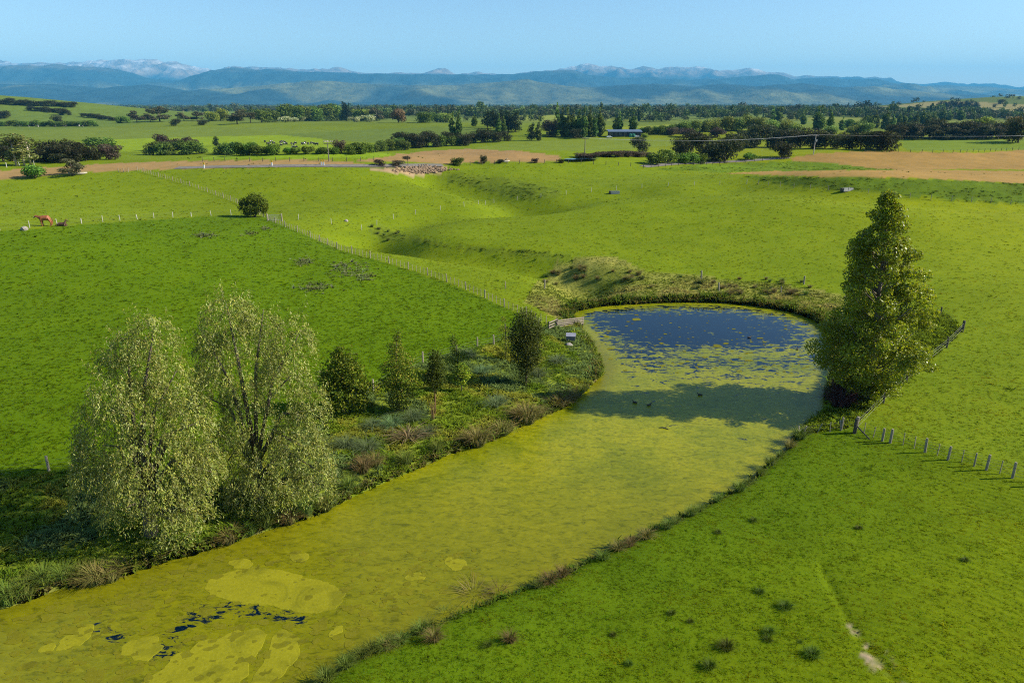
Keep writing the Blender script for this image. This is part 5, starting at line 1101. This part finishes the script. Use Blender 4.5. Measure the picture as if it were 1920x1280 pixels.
J = lambda a, s: [(x + random.uniform(-s, s), y + random.uniform(-.6, .6), h * random.uniform(.88, 1.12), *r) for x, y, h, *r in a]
# left: wood behind the ploughed strip
plant('pale', 'pale_trunk_tree', 'pale-trunked trees', [(31,311,58,34),(46,311,57,32),(58,310,50,32)], 'slender pale-trunked tree beside the ploughed strip, %s of the three from the left')
plant('dark', 'totara_tree', 'dark wood at the left', J([(-25,305,44,60),(6,302,45,50),(26,303,34,40),(82,300,40,44),(96,302,34,40),(112,299,38,44),(126,303,34,40),(138,300,36,40),(150,304,30,34),(163,301,30,34),(116,306,20,30),(74,304,26,30)], 2), 'dark dense tree in the wood left of the ploughed strip, %s from the left')
plant('round', 'broadleaf_tree', None, [(192,288,34,46)], 'tall fresh green tree at the right end of the left wood'); plant('lime', 'lime_tree', None, [(172,297,26,34)], 'yellow-green tree within the left wood')
plant('mauve', 'brown_tree', None, [(205,299,30,40)], 'round brownish purple tree at the right end of the left wood'); plant('dark', 'low_shrub', None, [(184,300,16,24)], 'low dark shrub at the right end of the left wood', 'shrub')
plant('bush', 'round_shrub', None, [(67,334,26,42)], 'bright green round bush on the ploughed strip at the left', 'bush'); plant('gum', 'grey_bush', None, [(137,329,32,40)], 'dark grey straggling bush right of the bright green one', 'bush')
plant('round', 'broadleaf_tree', 'clump above the ploughed strip', J([(288,290,24,30),(302,291,27,34),(318,290,24,30),(348,289,27,32),(360,290,25,30),(374,289,22,28)], 1), 'green tree of the clump above the ploughed strip, %s from the left')
plant('mauve', 'brown_tree', 'brown trees of the clump above the ploughed strip', [(304,282,30,26),(322,281,26,28),(352,281,24,20),(366,281,24,20)], 'brown-topped tree behind the clump above the ploughed strip, %s from the left')
plant('pine', 'small_pine', None, [(406,274,17,12)], 'small dark pointed tree alone in the yellow-green field')
plant('round', 'broadleaf_tree', 'second clump above the ploughed strip', J([(418,290,22,28),(434,290,28,32),(452,291,27,30),(468,290,26,28),(484,290,22,26)], 1), 'green tree of the second clump above the ploughed strip, %s from the left')
plant('bush', 'low_bush', 'low hedge below the cows', J([(500,290,17,26),(516,290,20,26),(543,289,13,20),(556,289,12,18),(578,289,16,22),(596,289,11,18),(610,289,14,22),(628,289,12,20)], 1), 'low green bush in the hedge below the cows, %s from the left', 'bush')
plant('mauve', 'brown_tree', None, [(640,286,24,26)], 'round brown tree at the right end of the low hedge')
plant('round', 'broadleaf_tree', 'tree line right of the low hedge', J([(658,289,20,24),(676,288,25,28),(690,286,18,22),(702,286,18,24),(716,284,24,28),(730,283,22,26),(744,280,22,26),(758,282,20,28),(826,275,24,26),(846,274,25,26),(862,273,20,24)], 1), 'green tree in the long hedgerow right of the cows, %s green one from the left')
plant('dark', 'totara_tree', 'dark trees of the long hedgerow', J([(752,274,24,30),(772,277,28,30),(786,278,30,30),(800,276,28,28),(814,276,24,26),(836,274,26,26),(872,273,25,30),(892,268,20,26),(905,268,25,30),(926,266,22,28),(946,265,17,24)], 1), 'dark tree in the long hedgerow right of the cows, %s dark one from the left')
plant('poplar', 'poplar_tree', None, [(849,260,46,11)], 'left one of two tall poplars standing in the long hedgerow'); plant('poplar', 'poplar_tree', None, [(861,260,50,12)], 'right one of two tall poplars standing in the long hedgerow')
plant('mauve', 'brown_shrub', None, [(712,311,13,20)], 'small dark bush at the left of the brown field edge', 'bush'); plant('mauve', 'brown_shrub', None, [(745,311,11,24)], 'low dark bush left of the umbrella-shaped tree', 'bush')
plant('umbrella', 'umbrella_tree', None, [(765,311,19,20)], 'small umbrella-shaped brown tree below the brown field'); plant('round', 'round_shrub', None, [(857,310,17,22)], 'round green bush below the brown field', 'bush')
plant('dark', 'small_bush', None, [(908,306,16,14)], 'small upright dark bush on the crest', 'bush'); plant('dark', 'small_bush', None, [(938,306,8,14)], 'low dark bush beside the pale log on the crest', 'bush'); plant('mauve', 'small_bush', None, [(1003,305,11,13)], 'small brown bush on the crest right of the log', 'bush'); plant('dark', 'small_bush', None, [(1051,305,8,12)], 'small dark bush at the left end of the farm pond', 'bush')
# far row left and centre
plant('round', 'broadleaf_tree', 'far round trees', J([(225,231,15,14),(237,231,14,14),(490,230,25,34),(512,229,26,34),(530,228,29,38),(552,228,28,34),(572,227,30,36),(592,227,29,34),(612,226,28,34),(632,226,27,34),(795,230,20,34),(818,230,21,30)], 1), 'round green tree in the far row beyond the pastures, %s from the left')
plant('lime', 'lime_tree', 'far yellow-green trees', [(398,227,20,26),(414,227,23,26),(672,226,24,30),(690,226,22,26),(836,230,20,28)], 'yellow-green tree in the far row, %s yellow-green one from the left')
plant('gum', 'gum_tree', 'far gum trees', [(257,230,22,26),(282,229,16,24),(300,228,28,42),(345,227,16,24),(370,227,18,26),(445,233,27,38),(470,231,20,26),(707,227,25,26)], 'brownish gum tree in the far row, %s gum from the left')
plant('dark', 'totara_tree', 'lone dark field trees', [(330,236,13,18),(382,235,11,18)], 'lone dark tree in the far pasture, %s of the two from the left')
plant('rust', 'pink_tree', None, [(747,230,26,30)], 'round pinkish-brown tree in the far row'); plant('pine', 'pine_tree', None, [(650,227,32,24)], 'single dark pine above the far green trees')
plant('bloom', 'blossom_bush', 'blossom bushes', [(535,230,13,26),(552,229,10,16),(565,228,10,14),(664,229,10,20),(688,229,13,28)], 'pale blossoming bush at the foot of the far row, %s from the left', 'bush')
plant('pine', 'pine_tree', 'dark pine block', J([(914,238,30,20),(926,241,33,22),(938,244,35,22),(952,246,36,22),(966,247,36,22)], 1), 'tall dark pine in the block left of centre, %s from the left')
plant('poplar', 'slim_poplar', 'poplars before the pine block', [(890,237,22,10),(935,251,36,10),(945,254,34,9),(1010,264,41,10)], 'slim poplar beside the dark pine block, %s from the left')
plant('pine', 'dark_cypress', None, [(997,264,30,16)], 'dark cypress left of the slim poplar near the centre'); plant('mauve', 'brown_tree', None, [(1030,254,34,32)], 'large bare-looking brown tree left of the poplar row')
plant('poplar', 'poplar_tree', 'poplar row by the farmhouse', J([(1045,254,50,13),(1054,256,52,13),(1064,257,53,14),(1074,257,55,14),(1084,257,52,14),(1095,258,48,13),(1105,257,50,13),(1114,257,46,13),(1125,255,50,16)], .8), 'tall poplar in the row left of the farmhouse, %s from the left')
plant('dark', 'totara_tree', 'dark trees under the poplars', [(1080,260,20,20),(1034,257,12,16)], 'low dark tree at the foot of the poplar row, %s from the left')
plant('poplar', 'poplar_tree', 'poplars behind the farmhouse', [(1153,246,29,9),(1161,246,33,11),(1187,246,34,14)], 'poplar rising behind the farmhouse roof, %s from the left')
plant('round', 'broadleaf_tree', 'trees right of the farmhouse', J([(1205,252,15,20),(1216,252,18,20),(1228,252,16,18),(1240,252,20,22),(1256,252,18,20)], 1), 'green tree just right of the farmhouse, %s from the left')
plant('willow', 'willow_tree', 'pale willows right of the farmhouse', J([(1266,250,20,24),(1282,250,24,28),(1300,249,26,30),(1320,247,28,30),(1340,247,30,32),(1362,246,30,30),(1384,246,30,32),(1406,246,30,30),(1426,247,26,30),(1448,248,26,30),(1470,248,26,28),(1492,250,24,28),(1600,252,22,28),(1622,252,24,28),(1560,252,20,28)], 3), 'pale green willow in the band beyond the dark wood, %s from the left')
plant('mauve', 'brown_tree', 'brown trees beside the willows', [(1285,257,20,34),(1262,254,16,20),(1345,258,22,30)], 'brownish tree among the pale willows, %s from the left')
plant('dark', 'totara_tree', None, [(1198,285,28,32)], 'round dark tree standing before the farmhouse hill'); plant('lime', 'lime_tree', None, [(1209,258,9,14)], 'small round yellow-green tree at the right end of the farmhouse')
plant('dark', 'totara_tree', 'dark totara wood', J([(1276,292,36,40),(1296,288,40,44),(1318,294,42,44),(1338,302,48,50),(1358,302,46,46),(1378,284,34,40),(1398,278,34,40),(1418,277,38,40),(1438,277,38,42),(1458,277,36,40),(1480,277,34,40),(1502,277,34,38),(1525,278,34,40),(1548,278,34,38),(1570,279,32,36),(1592,279,32,36),(1612,280,30,34),(1632,280,32,36),(1652,281,38,40),(1664,282,36,36)], 2), 'dark totara in the wood before the golden field, %s from the left')
plant('dark', 'totara_tree', None, [(1466,295,30,36)], 'dark bushy tree standing forward of the dark wood, left of the pale pole'); plant('bush', 'round_shrub', None, [(1404,300,14,26)], 'small green bush in front of the dark wood', 'bush')
plant('bush', 'green_shrub', 'bright bushes on the lane', J([(1232,309,26,34),(1252,308,28,36),(1276,307,23,30),(1294,307,20,28),(1312,306,18,26)], 1), 'bright green bush beside the lane, %s from the left', 'bush')
plant('mauve', 'brown_scrub', 'brown scrub by the farm pond', J([(1086,296,10,22),(1100,296,9,22),(1114,295,10,24),(1128,294,11,24),(1142,294,11,24),(1156,294,12,26),(1170,294,12,26),(1184,294,11,24),(1198,295,11,24),(1212,295,10,22)], 2), 'low russet scrub bush behind the farm pond, %s from the left', 'scrub')
# right: dark belt and poplars
plant('dark', 'belt_tree', 'dark belt at the right', J([(1682 + 15 * k, 259, 30 + 4 * math.sin(k * 1.7), 34) for k in range(16)], 3), 'dark tree in the long belt right of the pale pole, %s from the left')
plant('gum', 'gum_tree', 'gums of the right belt', J([(1690 + 26 * k, 262, 27, 26) for k in range(8)], 4), 'brownish gum at the front of the right-hand belt, %s from the left')
plant('dark', 'totara_tree', None, [(1908,268,52,44)], 'tallest dark tree at the right edge of the picture'); plant('lime', 'lime_tree', None, [(1835,246,28,38)], 'yellow-green tree rising above the right-hand belt'); plant('rust', 'pink_tree', None, [(1898,238,22,22)], 'pinkish bare tree at the far right')
plant('poplar', 'poplar_tree', 'right-hand poplars', J([(1448,236,30,11),(1458,236,32,11),(1506,234,26,10),(1532,244,40,20),(1555,246,34,12),(1577,244,26,10),(1640,240,30,14),(1660,242,36,14),(1672,240,26,12),(1686,236,24,9),(1694,236,26,9),(1704,236,26,9),(1716,236,24,10),(1728,235,26,10),(1738,235,24,10),(1750,234,22,10),(1766,226,22,12),(1778,226,20,10),(1800,226,22,12),(1375,216,16,8),(1400,222,18,8),(1342,220,16,8)], .8), 'poplar among the scattered poplars at the right, %s from the left')
plant('round', 'broadleaf_tree', 'green trees below the right poplars', J([(1610,244,20,24),(1590,240,18,22),(1625,240,24,24),(1700,244,14,20),(1720,243,14,20),(1745,242,12,18)], 2), 'green tree below the right-hand poplars, %s from the left')
plant('pine', 'pine_tree', 'pine block on the right hill', J([(1762 + 9.5 * k, 204, 13, 14) for k in range(8)], 1), 'dark pine in the block on the right hill, %s from the left'); plant('dark', 'totara_tree', None, [(1876,195,8,14)], 'lone dark tree on the right hilltop')
# left hill: scrub rows
plant('dark', 'hill_tree', 'scrub along the left hilltop', J([(4 + 13 * k, 196 + k * .55, 10 + 2 * math.sin(k * 2.1), 20) for k in range(11)], 2), 'dark scrub tree on the crest of the left hill, %s from the left')
plant('dark', 'hill_tree', 'scrub row across the left hill', J([(58 + 9 * k, 207 + k * .9, 9, 15) for k in range(7)] + [(116,216,13,18),(127,217,10,12)], 1), 'dark scrub tree in the row across the left hill, %s from the left')
plant('dark', 'hill_tree', 'lower scrub row of the left hill', J([(157 + 8 * k, 219 + k * 1.1, 8, 14) for k in range(8)], 1), 'dark scrub tree in the lower right row of the left hill, %s from the left')
plant('round', 'hill_tree', 'trees at the foot of the left hill', J([(4 + 11.5 * k, 237, 11, 16) for k in range(16)], 2), 'green tree at the foot of the left hill, %s from the left'); plant('dark', 'hill_tree', None, [(107,232,17,17)], 'taller dark tree above the foot of the left hill'); plant('dark', 'hill_tree', None, [(8,222,15,28)], 'dark thicket at the left edge below the hilltop')

# ---------------------------------------------------------------- far woods of the plain: a mass nobody could count
m_far = foliage('far_leaves', 'tint', 'INSTANCER', rough=.7, spec=.15, trans=.15, rand=False)
def far_src(kd, v):
    lb, n, L, tr, tw = unit_tree(kd, v); me = crown_mesh('far_%s' % kd, lb, 170, .13, .12, [(1, 1, 1)], .6, 1.3, -2, 9, .05, 0); return source(me, m_far)
SRC = [far_src('round', 1), far_src('dark', 2), far_src('poplar', 3), far_src('pine', 4)]
n = 34000; yy = np.exp(rng.uniform(math.log(1050), math.log(8800), n)); xx = yy * np.tan(np.radians(rng.uniform(-43, 43, n)))
rx = xx * .94 + yy * .34; ry = (yy * .94 - xx * .34) / 1.7; cell = 190.0
ex = np.minimum(rx % cell, cell - rx % cell); ey = np.minimum(ry % cell, cell - ry % cell); edge = np.minimum(ex, ey * 1.7)
has = _hash(np.floor(rx / cell), np.floor(ry / cell), 15); wood = fbm(xx / 420, yy / 300, 501, 3)
keep = ((edge < 16) & (has < .8)) | (wood > .57) | (rng.random(n) < .04)
keep &= ~((xx < -430) & (yy < 2000)) & ~((xx > 900) & (yy < 2700) & (yy > 1700) & (rng.random(n) < .85)); keep &= (yy > 1200) | (rng.random(n) < .5)
xx, yy, wood = xx[keep], yy[keep], wood[keep]; n = len(xx); z = zgrid(xx, yy)
kd = np.where(wood > .64, rng.choice([1, 0, 1, 1], n), rng.choice(4, n, p=[.62, .34, .035, .005])); h = np.array([11, 10, 16, 14])[kd] * np.exp(rng.normal(0, .30, n))
cols = np.array([[.085, .125, .026], [.060, .070, .028], [.075, .11, .024], [.04, .058, .026]])[kd] * np.exp(rng.normal(0, .25, (n, 1)))
fw = np.array([1.05, 1.25, .95, .9])[kd] * h
scatter('far_woodland', np.stack([xx, yy, z - .3], 1), np.stack([0 * xx, 0 * xx, rng.uniform(0, 6.28, n)], 1), np.stack([fw, fw, h], 1), cols, kd, SRC, label='shelterbelts and woods on the far plain below the mountains', cat='woodland')
